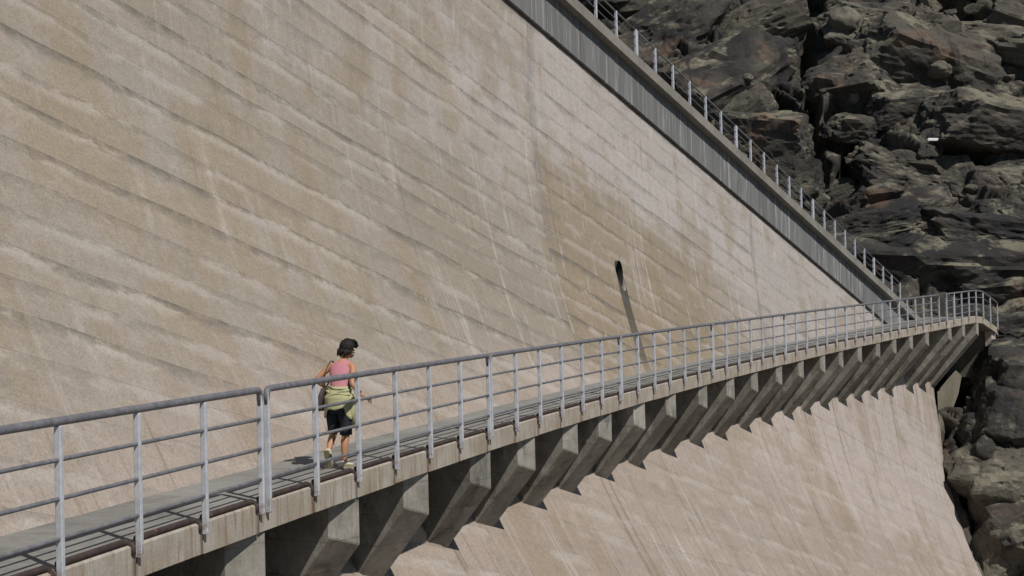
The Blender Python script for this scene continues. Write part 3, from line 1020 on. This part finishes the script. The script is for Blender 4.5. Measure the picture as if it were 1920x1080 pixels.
# nothing may stand in front of the walkway end
verts = np.stack([VX, VY, VZ], -1).reshape(-1, 3)
idx = np.arange(nx * nz).reshape(nz, nx)
quads = np.stack([idx[:-1, :-1], idx[:-1, 1:], idx[1:, 1:], idx[1:, :-1]], -1).reshape(-1, 4)
me = bpy.data.meshes.new('rock_hillside')
me.vertices.add(len(verts)); me.vertices.foreach_set('co', verts.astype(np.float32).ravel())
me.loops.add(quads.size); me.loops.foreach_set('vertex_index', quads.astype(np.int32).ravel())
me.polygons.add(len(quads)); me.polygons.foreach_set('loop_start', np.arange(0, quads.size, 4, dtype=np.int32))
me.polygons.foreach_set('loop_total', np.full(len(quads), 4, dtype=np.int32))
me.materials.append(M['rock'])
me.update(calc_edges=True)
hill = link('rock_hillside', me)
tag(hill, 'dark cracked mountain rock behind and beside the dam', kind='structure')
_vd = verts @ np.array(fw)
_vx = FPX * (verts @ np.array(rt)) / _vd; _vy = -FPX * (verts @ np.array(up)) / _vd
_qx = 960 + cR * _vx - sR * _vy; _qy = 540 + sR * _vx + cR * _vy
def rock_hit(px, py):
    """nearest surface point of the hillside seen in a given direction"""
    m_ = np.nonzero((np.abs(_qx - px) < 5) & (np.abs(_qy - py) < 5))[0]
    if len(m_) == 0: return None
    i_ = m_[np.argmin(_vd[m_])]
    dr = px_ray(px, py)
    loc = dr * (float(_vd[i_]) / dr.dot(fw))
    return (loc, dr, loc.length)

# valley floor far below, out to the horizon
mb = MB()
mb.add([(-3000, -3000, -30), (3000, -3000, -30), (3000, 3000, -30), (-3000, 3000, -30)], [(0, 1, 2, 3)])
tag(mb.build('valley_ground', M['ground']), kind='structure')

# ------------------------------------------------------------------ abutment pieces at the far end
ab = empty('abutment_block', W(60.2, -0.8, DECK - 3))
tag(ab, 'pale concrete end pier with a rough lit side below the far end of the walkway', 'pier')
def abox(name, mat, s0, s1, o0, o1, z0, z1, bev=0.02):
    m = MB()
    hexa(m, [W(s0, o0, z0), W(s1, o0, z0), W(s1, o1, z0), W(s0, o1, z0), W(s0, o0, z1), W(s1, o0, z1), W(s1, o1, z1), W(s0, o1, z1)])
    me = m.mesh(name, mat)
    bm = bmesh.new(); bm.from_mesh(me); bmesh.ops.recalc_face_normals(bm, faces=bm.faces[:]); bm.to_mesh(me); bm.free()
    bevel_mesh(me, bev)
    me.transform(Matrix.Translation(-ab.location))
    return link(name, me, ab)
abox('pier', M['abut_pale'], 61.9, 62.5, -0.16, -0.50, -3.5, DECK - 0.32 + 0.30)
abox('back_wall', M['abut'], 62.0, 62.4, -0.52, -2.4, -3.6, DECK - 0.02)

# concrete end block of the dam beside the rock
m = MB()
def at_Y(px, py, y_):
    r_ = px_ray(px, py)
    return r_ * (y_ / r_.y)
eb = empty('end_block', at_Y(1770, 770, 64.2))
tag(eb, 'smooth olive grey concrete block between the dam edge and the rock', 'concrete block')
ring = [(1757.5, 735, 64.9), (1776, 712, 65.3), (1792, 694, 65.8), (1803, 706, 65.9), (1797, 738, 65.5), (1786, 768, 65.1), (1775, 800, 64.7), (1766, 830, 64.2), (1761, 810, 64.0)]
P = [at_Y(x_, y_, d_) - eb.location for (x_, y_, d_) in ring] + [at_Y(x_, y_, d_) + Vector((0.8, 2.4, 0)) - eb.location for (x_, y_, d_) in ring]
n = len(ring)
m.add(P, [tuple(range(n)), tuple(range(2 * n - 1, n - 1, -1))] + [(k_, n + k_, n + (k_ + 1) % n, (k_ + 1) % n) for k_ in range(n)])
me = m.mesh('block', M['abut'])
bm = bmesh.new(); bm.from_mesh(me); bmesh.ops.recalc_face_normals(bm, faces=bm.faces[:]); bm.to_mesh(me); bm.free()
link('block', me, eb)

# ------------------------------------------------------------------ angular blocks of the hillside
from mathutils import noise as mnoise
def block_mesh(seed, sub):
    r_ = random.Random(seed)
    planes = []
    for ax in range(3):
        for sg in (-1, 1):
            n_ = Vector([0, 0, 0]); n_[ax] = sg
            n_ = (n_ + Vector((r_.uniform(-.35, .35), r_.uniform(-.35, .35), r_.uniform(-.35, .35)))).normalized()
            planes.append((n_, r_.uniform(0.62, 0.85)))
    for q in range(9):
        n_ = Vector((r_.gauss(0, 1), r_.gauss(0, 1), r_.gauss(0, 1))).normalized()
        planes.append((n_, r_.uniform(0.74, 1.0)))
    bm = bmesh.new()
    bmesh.ops.create_icosphere(bm, subdivisions=sub, radius=1.0)
    off = Vector((seed * 7.3, seed * 1.9, -seed * 3.1))
    for v in bm.verts:
        c = v.co.normalized()
        w_ = (c + 0.10 * mnoise.noise_vector(c * 2.2 + off)).normalized()
        ds_ = sorted(d_ / max(1e-3, n_.dot(w_)) for (n_, d_) in planes if n_.dot(w_) > 0.02)
        a_, b_ = ds_[0], ds_[1]
        h_ = max(0.0, 0.05 - (b_ - a_)) / 0.05
        rr = a_ - h_ * h_ * 0.0125
        rr *= 1 + 0.075 * mnoise.fractal(c * 3.0 + off, 0.9, 2.1, 5)
        # ledges
        z_ = c.z * rr
        rr *= 1 + 0.020 * (((z_ + 0.12 * mnoise.noise(c * 1.7 + off)) * 4.5) % 1.0 - 0.5)
        # cracks
        cr = abs(mnoise.noise(c * 1.8 + off * 1.7))
        if cr < 0.035: rr *= 1 - 0.09 * (1 - cr / 0.035)
        v.co = c * rr
    me = bpy.data.meshes.new('rock_block')
    bm.to_mesh(me); bm.free()
    return me
M['rock_mid'] = mat_rock('mid_rock', 0.28)
blocks_me = []
for q in range(12):
    me = block_mesh(100 + q, 5 if q < 4 else 4)
    me.materials.append(M['rock_mid'] if q % 3 == 1 else M['rock'])
    blocks_me.append(me)
rk = random.Random(77)
def place_block(px, py, w_px, ratio, rot, q, deep=0.25, flat=0.75):
    hit = rock_hit(px, py)
    if hit is None: return False
    loc, dr, dist = hit
    if dist > 110: return False
    r0 = 0.5 * w_px / FPX * dist
    o = link('rock_block', blocks_me[q], hill)
    o.location = loc + Vector((0, 0.72, -0.69)) * (r0 * deep)
    o.scale = (r0 * 1.25, r0 * flat, r0 * 1.25 * ratio)
    o.rotation_euler = (R(rk.uniform(-30, 18)), R(rot), R(rk.uniform(-30, 30)))
    return True
def allowed(px, py, w):
    if py < 575:
        if px < 1060 + 1.1 * py + 10: return False
    if 520 < py < 690 and 1600 < px - w * 0.5 - 20 < 1880 and w > 26: return False
    if py >= 600:
        edge = float(np.interp(py, [600, 740, 880, 1080], [1860, 1790, 1785, 1850]))
        if px - w * 0.55 < edge - 6: return False
    return True
def in_gap(px, py, w):
    """keep the deep vertical cleft and the dark overhangs open"""
    cx_ = float(np.interp(py, [-60, 0, 90, 170, 260, 345], [1488, 1500, 1520, 1522, 1532, 1560]))
    if py < 350 and abs(px - cx_) < 12 + w * 0.42: return True
    if 250 < py < 335 and px > 1770 and py + w * 0.2 > 262 and w > 20: return True
    if 500 < py < 545 and 1640 < px < 1850 and w > 20: return True
    return False
for (px, py, w, ra, ro) in ((1250, 40, 230, 0.55, -30), (1345, 125, 270, 0.5, -28), (1415, 30, 190, 0.6, -20), (1440, 250, 165, 0.75, 8), (1380, 215, 150, 0.5, -35),
                            (1490, 330, 110, 0.8, 5), (1595, 135, 170, 0.6, -12), (1640, 20, 150, 0.5, 10), (1735, 95, 250, 0.5, 16), (1850, 35, 240, 0.38, 12),
                            (1860, 135, 210, 0.5, -10), (1870, 215, 260, 0.42, 6), (1700, 190, 170, 0.5, -8), (1700, 290, 200, 0.45, 14), (1790, 330, 180, 0.3, 6),
                            (1650, 395, 250, 0.32, -10), (1745, 435, 440, 0.34, 3), (1880, 400, 260, 0.36, 6), (1880, 500, 260, 0.36, -6), (1640, 480, 180, 0.4, 12),
                            (1915, 590, 230, 0.4, -8), (1900, 680, 170, 0.5, 10), (1905, 770, 130, 0.9, 8), (1862, 800, 100, 0.9, -6), (1900, 880, 150, 0.8, 12),
                            (1855, 900, 90, 0.9, 15), (1905, 1000, 140, 0.9, -8), (1960, 300, 260, 0.5, 0), (1970, 700, 240, 0.6, 0), (1970, 950, 240, 0.7, 0)):
    place_block(px, py, w, ra, ro, rk.randrange(4), rk.uniform(0.3, 0.45), 0.8)
for (cnt, lo, hi) in ((22, 110, 220), (60, 45, 110), (120, 14, 45)):
    k_ = 0
    tries = 0
    while k_ < cnt and tries < 4000:
        tries += 1
        px, py = rk.uniform(1090, 1985), rk.uniform(-50, 1110)
        w = rk.uniform(lo, hi)
        if not allowed(px, py, w) or in_gap(px, py, w): continue
        rot = rk.gauss(10 if px > 1560 else -25, 14)
        if place_block(px, py, w, rk.uniform(0.38, 0.72), rot, rk.randrange(4) if lo > 80 else rk.randrange(12), rk.uniform(0.3, 0.6)):
            k_ += 1

# ------------------------------------------------------------------ boulders and the white marker on the rock
bpy.context.view_layer.update()
bdg = bpy.context.evaluated_depsgraph_get()
def boulder(px, py, rx, ry, label, mat, seed, yaw=0.0):
    dr = px_ray(px, py)
    ok, loc, nr_, fi_, ob_, mx_ = scene.ray_cast(bdg, Vector((0, 0, 0)), dr)
    if not ok or not ob_.name.startswith('rock'): return
    dist = loc.length
    sx, sz = rx / FPX * dist, ry / FPX * dist
    bm = bmesh.new()
    bmesh.ops.create_icosphere(bm, subdivisions=4, radius=1.0)
    off = Vector((seed * 3.1, seed * 1.3, seed * 5.7))
    for v in bm.verts:
        c = v.co.copy()
        k_ = 1 + 0.20 * mnoise.fractal(c * 1.4 + off, 0.9, 2.1, 5)
        cr = abs(mnoise.noise(c * 1.6 + off * 2))
        if cr < 0.04: k_ -= 0.07 * (1 - cr / 0.04)
        v.co = Vector((c.x * sx * k_, c.y * sx * 0.8 * k_, c.z * sz * k_))
    me = bpy.data.meshes.new('boulder')
    bm.to_mesh(me); bm.free()
    me.materials.append(mat)
    me.polygons.foreach_set('use_smooth', [True] * len(me.polygons))
    o = link('boulder', me)
    o.location = loc + dr * (sx * 0.15)
    o.rotation_euler = (0, R(yaw), 0.3 * seed)
    tag(o, label, 'boulder', 'boulders on the hillside')
for args in ((1585, 42, 34, 26, 'pale rounded boulder right of the deep vertical crevice near the top edge', M['rock_pale'], 3, 10),
             (1402, 146, 13, 8, 'small pale rounded stone on dark rock above the middle of the crest railing', M['rock_pale'], 5),
             (1760, 132, 28, 14, 'low pale boulder above the small white slab', M['rock_pale'], 15, -8),
             (1548, 178, 13, 10, 'small pale stone beside the crevice, the left one of two', M['rock_pale'], 17),
             (1600, 182, 11, 13, 'small upright pale stone, the right one of two beside the crevice', M['rock_pale'], 19),
             (1846, 845, 22, 26, 'rounded olive boulder beside the lower dam edge at right', M['rock'], 23)):
    boulder(*args)

hit = rock_hit(1752, 262)
if hit is not None:
    dist = hit[2]
    L = 27 / FPX * dist
    m = MB()
    h_ = 0.075
    hexa(m, [(-L / 2, -0.12, -h_), (L / 2, -0.12, -h_), (L / 2, 0.12, -h_), (-L / 2, 0.12, -h_), (-L / 2 * 0.92, -0.12, h_), (L / 2 * 0.9, -0.12, h_), (L / 2, 0.12, h_), (-L / 2, 0.12, h_)])
    me = m.mesh('white_slab', M['white']); bevel_mesh(me, 0.015)
    o = link('white_slab', me)
    o.location = hit[0] - hit[1] * 0.12
    o.rotation_euler = (0, R(2), R(4))
    tag(o, 'small bright white slab lying on the dark rock ledge', 'slab')

# ------------------------------------------------------------------ the walking woman
SP = 7.58
pw = W(SP, -0.44, DECK)
PTH = Wth(SP)
woman = empty('person', pw, -PTH)          # local x = her right, y = forward, z = up
woman.scale = (0.968, 0.968, 0.968)
tag(woman, 'woman in pink sleeveless top and dark knee shorts walking away beside the rail', 'person')

def skin_mesh(name, chains, mat, sub=2, parent=None, root=0):
    """chains: list of lists of (key, co, radius); repeated keys join the chains"""
    keys, cos, rads, edges = {}, [], [], []
    for ch in chains:
        last = None
        for (k_, co, r) in ch:
            if k_ not in keys:
                keys[k_] = len(cos); cos.append(co); rads.append(r if isinstance(r, tuple) else (r, r))
            i = keys[k_]
            if last is not None: edges.append((last, i))
            last = i
    me = bpy.data.meshes.new(name + '_cage')
    me.from_pydata(cos, edges, [])
    o = bpy.data.objects.new(name + '_cage', me)
    COL.objects.link(o)
    md = o.modifiers.new('skin', 'SKIN')
    md.use_smooth_shade = True
    md.branch_smoothing = 0.6
    if not me.skin_vertices:
        bpy.context.view_layer.objects.active = o
        bpy.ops.mesh.customdata_skin_add()
    sv = me.skin_vertices[0].data
    for i, r in enumerate(rads):
        sv[i].radius = r
        sv[i].use_root = (i == root)
    sd = o.modifiers.new('sub', 'SUBSURF'); sd.levels = sub; sd.render_levels = sub
    dg = bpy.context.evaluated_depsgraph_get(); dg.update()
    m2 = bpy.data.meshes.new_from_object(o.evaluated_get(dg))
    m2.name = name
    m2.materials.clear(); m2.materials.append(mat)
    m2.polygons.foreach_set('use_smooth', [True] * len(m2.polygons))
    bpy.data.objects.remove(o)
    return link(name, m2, parent)

HR = (0.37, 0.02, 0.885)
body = skin_mesh('body', [
    [('pel', (0, 0, 0.86), (0.12, 0.10)), ('wai', (0.0, 0.05, 1.02), (0.105, 0.085)), ('che', (-0.005, 0.11, 1.17), (0.125, 0.10)),
     ('sho', (-0.01, 0.155, 1.285), (0.105, 0.075)), ('nec', (0.0, 0.195, 1.365), 0.048), ('nk2', (0.01, 0.225, 1.405), 0.046),
     ('hd0', (0.02, 0.25, 1.445), (0.062, 0.070)), ('hd1', (0.028, 0.262, 1.505), (0.075, 0.088)), ('hd2', (0.03, 0.265, 1.56), (0.060, 0.070))],
    [('sho', 0, 0), ('ls', (-0.165, 0.15, 1.285), 0.052), ('lu', (-0.25, 0.11, 1.205), 0.042), ('le', (-0.325, 0.06, 1.125), 0.037), ('lf', (-0.30, 0.10, 1.07), 0.032),
     ('lw', (-0.262, 0.14, 1.03), 0.024), ('lh', (-0.235, 0.165, 1.00), (0.03, 0.018))],
    [('sho', 0, 0), ('rs', (0.150, 0.145, 1.285), 0.052), ('ru', (0.185, 0.06, 1.17), 0.043), ('re', (0.205, -0.02, 1.065), 0.038), ('rf', (0.265, 0.0, 0.99), 0.035),
     ('rw', (0.33, 0.01, 0.918), 0.024), ('rh', (0.352, 0.015, 0.90), (0.03, 0.018))],
    [('pel', 0, 0), ('lp', (-0.085, 0.0, 0.80), 0.095), ('lt', (-0.09, 0.035, 0.62), 0.076), ('lk', (-0.092, 0.055, 0.45), 0.052), ('lc', (-0.092, -0.04, 0.345), 0.051),
     ('la', (-0.092, -0.13, 0.225), 0.032), ('lb', (-0.092, -0.125, 0.15), 0.032)],
    [('pel', 0, 0), ('rp', (0.085, 0.0, 0.80), 0.095), ('rtt', (0.09, 0.012, 0.62), 0.078), ('rk', (0.09, 0.02, 0.44), 0.053), ('rc', (0.09, -0.035, 0.31), 0.054),
     ('ra', (0.09, -0.05, 0.11), 0.033), ('rb', (0.09, -0.03, 0.055), 0.035)],
], M['skin'], 2, woman)

def fingers(name, base, fwd, side, dn, curl, scale=1.0):
    """five separate bent fingers from a palm"""
    m = MB()
    fwd, side, dn, base = Vector(fwd).normalized(), Vector(side).normalized(), Vector(dn).normalized(), Vector(base)
    palm = [base - fwd * 0.02, base + fwd * 0.02, base + fwd * 0.055 + dn * 0.004]
    tube(m, palm, [(0.026, 0.014), (0.036, 0.015), (0.038, 0.013)], 10, upv=dn)
    for k_, (off, ln) in enumerate(((-0.028, 0.060), (-0.010, 0.070), (0.009, 0.066), (0.027, 0.052))):
        p0 = base + fwd * 0.050 + side * off
        pts = [p0]
        dd = fwd.copy()
        for seg_ in range(3):
            ang = curl * (seg_ + 1) / 3.0
            dd = (fwd * math.cos(ang) + dn * math.sin(ang))
            pts.append(pts[-1] + dd * (ln / 3.0) * scale)
        tube(m, pts, [0.0088, 0.0086, 0.0078, 0.0062], 7)
    p0 = base + side * -0.030 + fwd * 0.008
    tube(m, [p0, p0 - side * 0.018 + fwd * 0.016 + dn * 0.010, p0 - side * 0.020 + fwd * 0.036 + dn * 0.030, p0 - side * 0.012 + fwd * 0.046 + dn * 0.046],
         [0.011, 0.010, 0.009, 0.007], 7)
    return m.build(name, M['skin'], woman, True)
fingers('hand', HR, (0.85, 0.35, -0.25), (-0.35, 0.9, 0.0), (0.1, 0.0, -1), 1.9)
fingers('hand', (-0.235, 0.165, 1.00), (0.55, 0.35, -0.6), (0.3, -0.9, -0.2), (0.5, 0.3, 0.5), 1.2)

# face and hair
HC = Vector((0.03, 0.262, 1.50))
fy = R(-38)                                   # head turned to her right
fd = Vector((math.sin(-fy), math.cos(-fy), -0.25)).normalized()
sd_ = Vector((fd.y, -fd.x, 0)).normalized()
ud = sd_.cross(fd).normalized()
m = MB()
tube(m, [HC + fd * 0.078 + ud * 0.012, HC + fd * 0.092 - ud * 0.006, HC + fd * 0.104 - ud * 0.022, HC + fd * 0.085 - ud * 0.034], [0.006, 0.010, 0.014, 0.008], 8)
m.build('nose', M['skin'], woman, True)
m = MB()
tube(m, [HC + fd * 0.055 - ud * 0.03, HC + fd * 0.062 - ud * 0.065, HC + fd * 0.05 - ud * 0.095], [0.05, 0.043, 0.024], 10)
m.build('jaw', M['skin'], woman, True)
m = MB()
tube(m, [HC + fd * 0.096 - ud * 0.056 - sd_ * 0.022, HC + fd * 0.102 - ud * 0.056, HC + fd * 0.096 - ud * 0.056 + sd_ * 0.022], [0.003, 0.007, 0.003], 8)
m.build('mouth', M['lips'], woman, True)
for sg in (-1, 1):
    m = MB()
    c_ = HC + fd * 0.080 + sd_ * (0.032 * sg) + ud * 0.004
    tube(m, [c_ - sd_ * 0.012, c_, c_ + sd_ * 0.012], [0.003, 0.007, 0.003], 8)
    m.build('eye', M['eye'], woman, True)
    m = MB()
    c_ = HC + sd_ * (0.080 * sg) - fd * 0.005 - ud * 0.008
    tube(m, [c_ + ud * 0.026, c_ + sd_ * 0.008 * sg, c_ - ud * 0.026], [(0.006, 0.012), (0.008, 0.016), (0.006, 0.009)], 8)
    m.build('ear', M['skin'], woman, True)
from mathutils import noise as mn2
bm = bmesh.new()
bmesh.ops.create_icosphere(bm, subdivisions=5, radius=1.0)
dele = []
def head_pt(s_, f_, u_, k_=1.0):
    return HC + sd_ * (s_ * 0.100 * k_) + fd * (f_ * 0.108 * k_ - 0.008) + ud * (u_ * 0.118 * k_ + 0.022)
for v in bm.verts:
    c = v.co.copy()
    if (c.y > 0.42 and c.z < 0.22) or c.z < -0.86 or (c.z < -0.45 and c.y > 0.1): dele.append(v); continue
    az_ = math.atan2(c.x, c.y)
    k_ = 1 + 0.055 * mn2.fractal(Vector((az_ * 5.0, c.z * 1.5, 3.0)), 0.8, 2.0, 4) + 0.09 * mn2.noise(Vector((az_ * 17.0, c.z * 4.0, 9.0)))
    v.co = head_pt(c.x, c.y, c.z, k_)
bmesh.ops.delete(bm, geom=dele, context='VERTS')
bmesh.ops.solidify(bm, geom=bm.faces[:], thickness=0.014)
me = bpy.data.meshes.new('hair'); bm.to_mesh(me); bm.free()
me.materials.append(M['hair'])
me.polygons.foreach_set('use_smooth', [True] * len(me.polygons))
link('hair', me, woman)
m = MB()
for q in range(13):                                     # fringe swept forward over the brow
    t = (q - 6) / 6.0
    w_ = 0.62 * t
    tube(m, [head_pt(w_ * 0.8, 0.35, 0.90, 1.02), head_pt(w_ * 0.95, 0.72, 0.66, 1.06), head_pt(w_, 0.97, 0.36, 1.06), head_pt(w_ * 1.02, 1.04 - 0.2 * t * t, 0.14 - 0.05 * (q % 3), 1.05)],
         [0.014, 0.018, 0.015, 0.003], 8)
m.build('hair_fringe', M['hair'], woman, True)
m = MB()
for q in range(17):                                     # ragged ends at the nape and over the ears
    an = math.pi * (0.02 + 0.96 * q / 16.0)
    s0, f0 = math.cos(an), -math.sin(an)
    ln = 0.05 + 0.016 * ((q * 5) % 4)
    b0 = head_pt(s0 * 0.95, f0 * 0.95, -0.35)
    tube(m, [b0, b0 - ud * ln * 0.6 + (sd_ * s0 + fd * f0) * 0.004, b0 - ud * ln + (sd_ * s0 + fd * f0) * (0.006 * (q % 3) - 0.006)], [0.022, 0.018, 0.004], 8)
m.build('hair_nape', M['hair'], woman, True)

def ring_body(rings, mat, name, n=28, fold=0.0, seed=0, closed=True):
    """rings: (centre, half width, half depth, yaw); elliptic loft around the body"""
    m = MB()
    P, F = [], []
    for j, (c, a, b, yw) in enumerate(rings):
        for q in range(n):
            an = 2 * math.pi * q / n
            ff = 1 + fold * float(fbm(np.array([math.cos(an) * 2.2 + j * 0.35 + seed]), np.array([math.sin(an) * 2.2 + j * 0.55]), seed, 4)[0])
            x, y = a * math.cos(an) * ff, b * math.sin(an) * ff
            P.append(Vector((c[0] + x * math.cos(yw) - y * math.sin(yw), c[1] + x * math.sin(yw) + y * math.cos(yw), c[2] + (c[3] if len(c) > 3 else 0) * math.sin(an))))
    for j in range(len(rings) - 1):
        for q in range(n):
            q2 = (q + 1) % n
            F.append((j * n + q, j * n + q2, (j + 1) * n + q2, (j + 1) * n + q))
    if closed:
        F += [tuple(range(n - 1, -1, -1)), tuple((len(rings) - 1) * n + q for q in range(n))]
    m.add(P, F)
    return m

top = ring_body([((0, 0.035, 0.93), 0.135, 0.11, 0), ((0, 0.05, 1.0), 0.13, 0.105, 0), ((0, 0.07, 1.06), 0.132, 0.108, 0), ((-0.003, 0.095, 1.12), 0.142, 0.115, 0),
                 ((-0.005, 0.118, 1.18), 0.152, 0.118, 0), ((-0.008, 0.138, 1.235), 0.160, 0.110, 0), ((-0.01, 0.152, 1.28), 0.160, 0.095, 0),
                 ((-0.008, 0.162, 1.315), 0.142, 0.080, 0), ((-0.004, 0.175, 1.342), 0.105, 0.068, 0), ((0.0, 0.185, 1.36), 0.068, 0.062, 0)], M['pink'], 'top', 32, 0.05, 4)
top.build('sleeveless_top', M['pink'], woman, True)

sh = ring_body([((0, 0.03, 0.96), 0.128, 0.105, 0), ((0, 0.01, 0.90), 0.155, 0.125, 0), ((0, -0.005, 0.83), 0.172, 0.138, 0), ((0, 0.0, 0.75), 0.170, 0.125, 0), ((0, 0.012, 0.69), 0.160, 0.105, 0)], M['denim'], 'shorts', 28, 0.03, 2)
for (x, pts) in ((-1, [(-0.085, 0.01, 0.76), (-0.09, 0.035, 0.62), (-0.092, 0.05, 0.50), (-0.093, 0.055, 0.445)]), (1, [(0.085, 0.0, 0.76), (0.09, 0.012, 0.62), (0.09, 0.018, 0.50), (0.09, 0.018, 0.415)])):
    tube(sh, pts, [0.095, 0.090, 0.080, 0.079], 18)
sh.build('knee_shorts', M['denim'], woman, True)

# knitted jumper tied round the waist
sw = ring_body([((0, 0.045, 1.02), 0.140, 0.115, 0), ((0, 0.045, 1.035), 0.152, 0.126, 0), ((0, 0.04, 1.01), 0.158, 0.130, 0), ((0, 0.035, 0.985), 0.154, 0.127, 0), ((0, 0.03, 0.97), 0.164, 0.135, 0),
                ((0, 0.022, 0.94), 0.170, 0.140, 0), ((0, 0.015, 0.915), 0.172, 0.143, 0), ((0, 0.012, 0.895), 0.174, 0.145, 0), ((0, 0.006, 0.87), 0.178, 0.149, 0), ((0, 0.003, 0.845), 0.174, 0.145, 0)],
               M['sweater'], 'jumper', 36, 0.10, 6, True)
# hanging back panel with two drooping corners
n = 26
P, F = [], []
rows = 10
for j in range(rows):
    t = j / (rows - 1)
    for q in range(n):
        e = q / (n - 1)
        an = R(205) + R(170) * e if False else math.pi * (1.08 + 1.02 * e)
        droop = 0.15 + 0.13 * abs(2 * e - 1) ** 1.5 + (0.05 if e > 0.7 else 0) + 0.02 * math.sin(e * 17)
        z = 0.91 - t * droop
        k_ = 1.0 + 0.05 * math.sin(e * 21 + t * 2) * t + 0.03 * t
        P.append(Vector((0.176 * k_ * math.cos(an), 0.0 + 0.150 * k_ * math.sin(an), z)))
for j in range(rows - 1):
    for q in range(n - 1):
        a = j * n + q
        F.append((a, a + 1, a + n + 1, a + n))
o_ = len(P)
P2 = [Vector((p.x * 0.93, p.y * 0.93, p.z)) for p in P]
F2 = [tuple(o_ + i for i in reversed(f)) for f in F]
rim = []
bord = [q for q in range(n)] + [j * n + n - 1 for j in range(1, rows)] + [(rows - 1) * n + q for q in range(n - 2, -1, -1)] + [j * n for j in range(rows - 2, 0, -1)]
for a, b in zip(bord, bord[1:] + bord[:1]):
    rim.append((b, a, o_ + a, o_ + b))
sw.add(P + P2, F + F2 + rim)
# sleeves hanging at the front and right side
for pts, rr in (([(0.10, 0.14, 0.95), (0.12, 0.165, 0.86), (0.13, 0.16, 0.75), (0.14, 0.15, 0.63), (0.14, 0.14, 0.56)], [0.04, 0.042, 0.04, 0.036, 0.030]),
                ([(0.03, 0.155, 0.95), (0.0, 0.185, 0.86), (-0.02, 0.18, 0.75), (-0.03, 0.17, 0.66)], [0.04, 0.042, 0.038, 0.030]),
                ([(0.165, 0.02, 0.93), (0.185, 0.03, 0.83), (0.19, 0.03, 0.70), (0.18, 0.04, 0.58), (0.175, 0.045, 0.53)], [0.032, 0.044, 0.046, 0.040, 0.02])):
    tube(sw, pts, rr, 12)
for q in range(4):
    z = 1.015 - q * 0.045
    k_ = 0.153 + q * 0.0075
    pts = [(k_ * math.cos(a), 0.04 - q * 0.010 + k_ * 0.83 * math.sin(a), z + 0.018 * math.sin(2 * a + q * 1.9) + 0.008 * math.sin(5 * a + q)) for a in np.linspace(0, 2 * math.pi, 41)]
    tube(sw, pts, [0.006 + 0.010 * abs(math.sin(1.5 * a + q * 2.3)) for a in np.linspace(0, 2 * math.pi, 41)], 8, cap=False)
sw.build('tied_jumper', M['sweater'], woman, True)

def shoe(origin, pitch, yaw):
    """sneaker: local y = toe, origin = sole centre under the ankle"""
    mat_ = Matrix.Translation(origin) @ Matrix.Rotation(yaw, 4, 'Z') @ Matrix.Rotation(pitch, 4, 'X')
    root_ = None
    secs = [(-0.085, 0.028, 0.055), (-0.065, 0.036, 0.085), (-0.02, 0.038, 0.100), (0.03, 0.038, 0.082), (0.08, 0.044, 0.060), (0.12, 0.044, 0.048), (0.150, 0.036, 0.038), (0.168, 0.018, 0.026)]
    up_m, so_m = MB(), MB()
    for m_, z0, zs, grow in ((up_m, 0.020, 1.0, 0.0), (so_m, 0.0, None, 0.004)):
        P, F = [], []
        n = 16
        for (y, w, h) in secs:
            for q in range(n):
                an = 2 * math.pi * q / n
                x = (w + grow) * math.cos(an)
                if zs: z = z0 + max(0.0, 0.5 + 0.5 * math.sin(an)) * (h - z0)
                else: z = 0.0 if math.sin(an) < 0 else 0.024
                P.append(mat_ @ Vector((x, y, z)))
        for j in range(len(secs) - 1):
            for q in range(n):
                q2 = (q + 1) % n
                F.append((j * n + q, j * n + q2, (j + 1) * n + q2, (j + 1) * n + q))
        F += [tuple(range(n - 1, -1, -1)), tuple((len(secs) - 1) * n + q for q in range(n))]
        m_.add(P, F)
    u_ = up_m.build('shoe', M['shoe'], woman, True)
    s_ = so_m.build('sole', M['sole'], u_, False)
shoe(Vector((0.09, -0.03, 0.0)), 0.0, R(-14))
shoe(Vector((-0.092, -0.165, 0.155)), R(-68), 0.0)

# shoulder bag at her left hip
bag = empty('shoulder_bag', pw + Vector((0, 0, 0.72)), -PTH)
bag.scale = (0.968, 0.968, 0.968)
tag(bag, 'dark leather shoulder bag hanging at the left hip of the woman', 'bag')
m = MB()
P, F = [], []
n = 16
for (z, w, dpt, sh_) in ((-0.02, 0.085, 0.030, 0.0), (0.0, 0.115, 0.045, 0.0), (0.08, 0.125, 0.050, 0.005), (0.16, 0.110, 0.044, 0.02), (0.22, 0.085, 0.034, 0.03), (0.27, 0.05, 0.022, 0.035)):
    for q in range(n):
        an = 2 * math.pi * q / n
        cx_, cy_ = -0.235 + sh_, 0.0
        P.append((cx_ + dpt * math.cos(an), cy_ + w * math.sin(an), z + 0.05 * (an > math.pi) * 0))
for j in range(5):
    for q in range(n):
        q2 = (q + 1) % n
        F.append((j * n + q, j * n + q2, (j + 1) * n + q2, (j + 1) * n + q))
F += [tuple(range(n - 1, -1, -1)), tuple(5 * n + q for q in range(n))]
m.add(P, F)
m.build('pouch', M['bag'], bag, True)
m = MB()
tube(m, [(-0.205, 0.03, 0.25), (-0.215, 0.06, 0.36), (-0.21, 0.08, 0.47), (-0.185, 0.10, 0.545), (-0.15, 0.14, 0.615), (-0.145, 0.19, 0.60), (-0.17, 0.22, 0.50), (-0.20, 0.19, 0.36), (-0.205, 0.06, 0.25)], [(0.014, 0.004)] * 9, 8)
m.build('strap', M['bag'], bag, True)
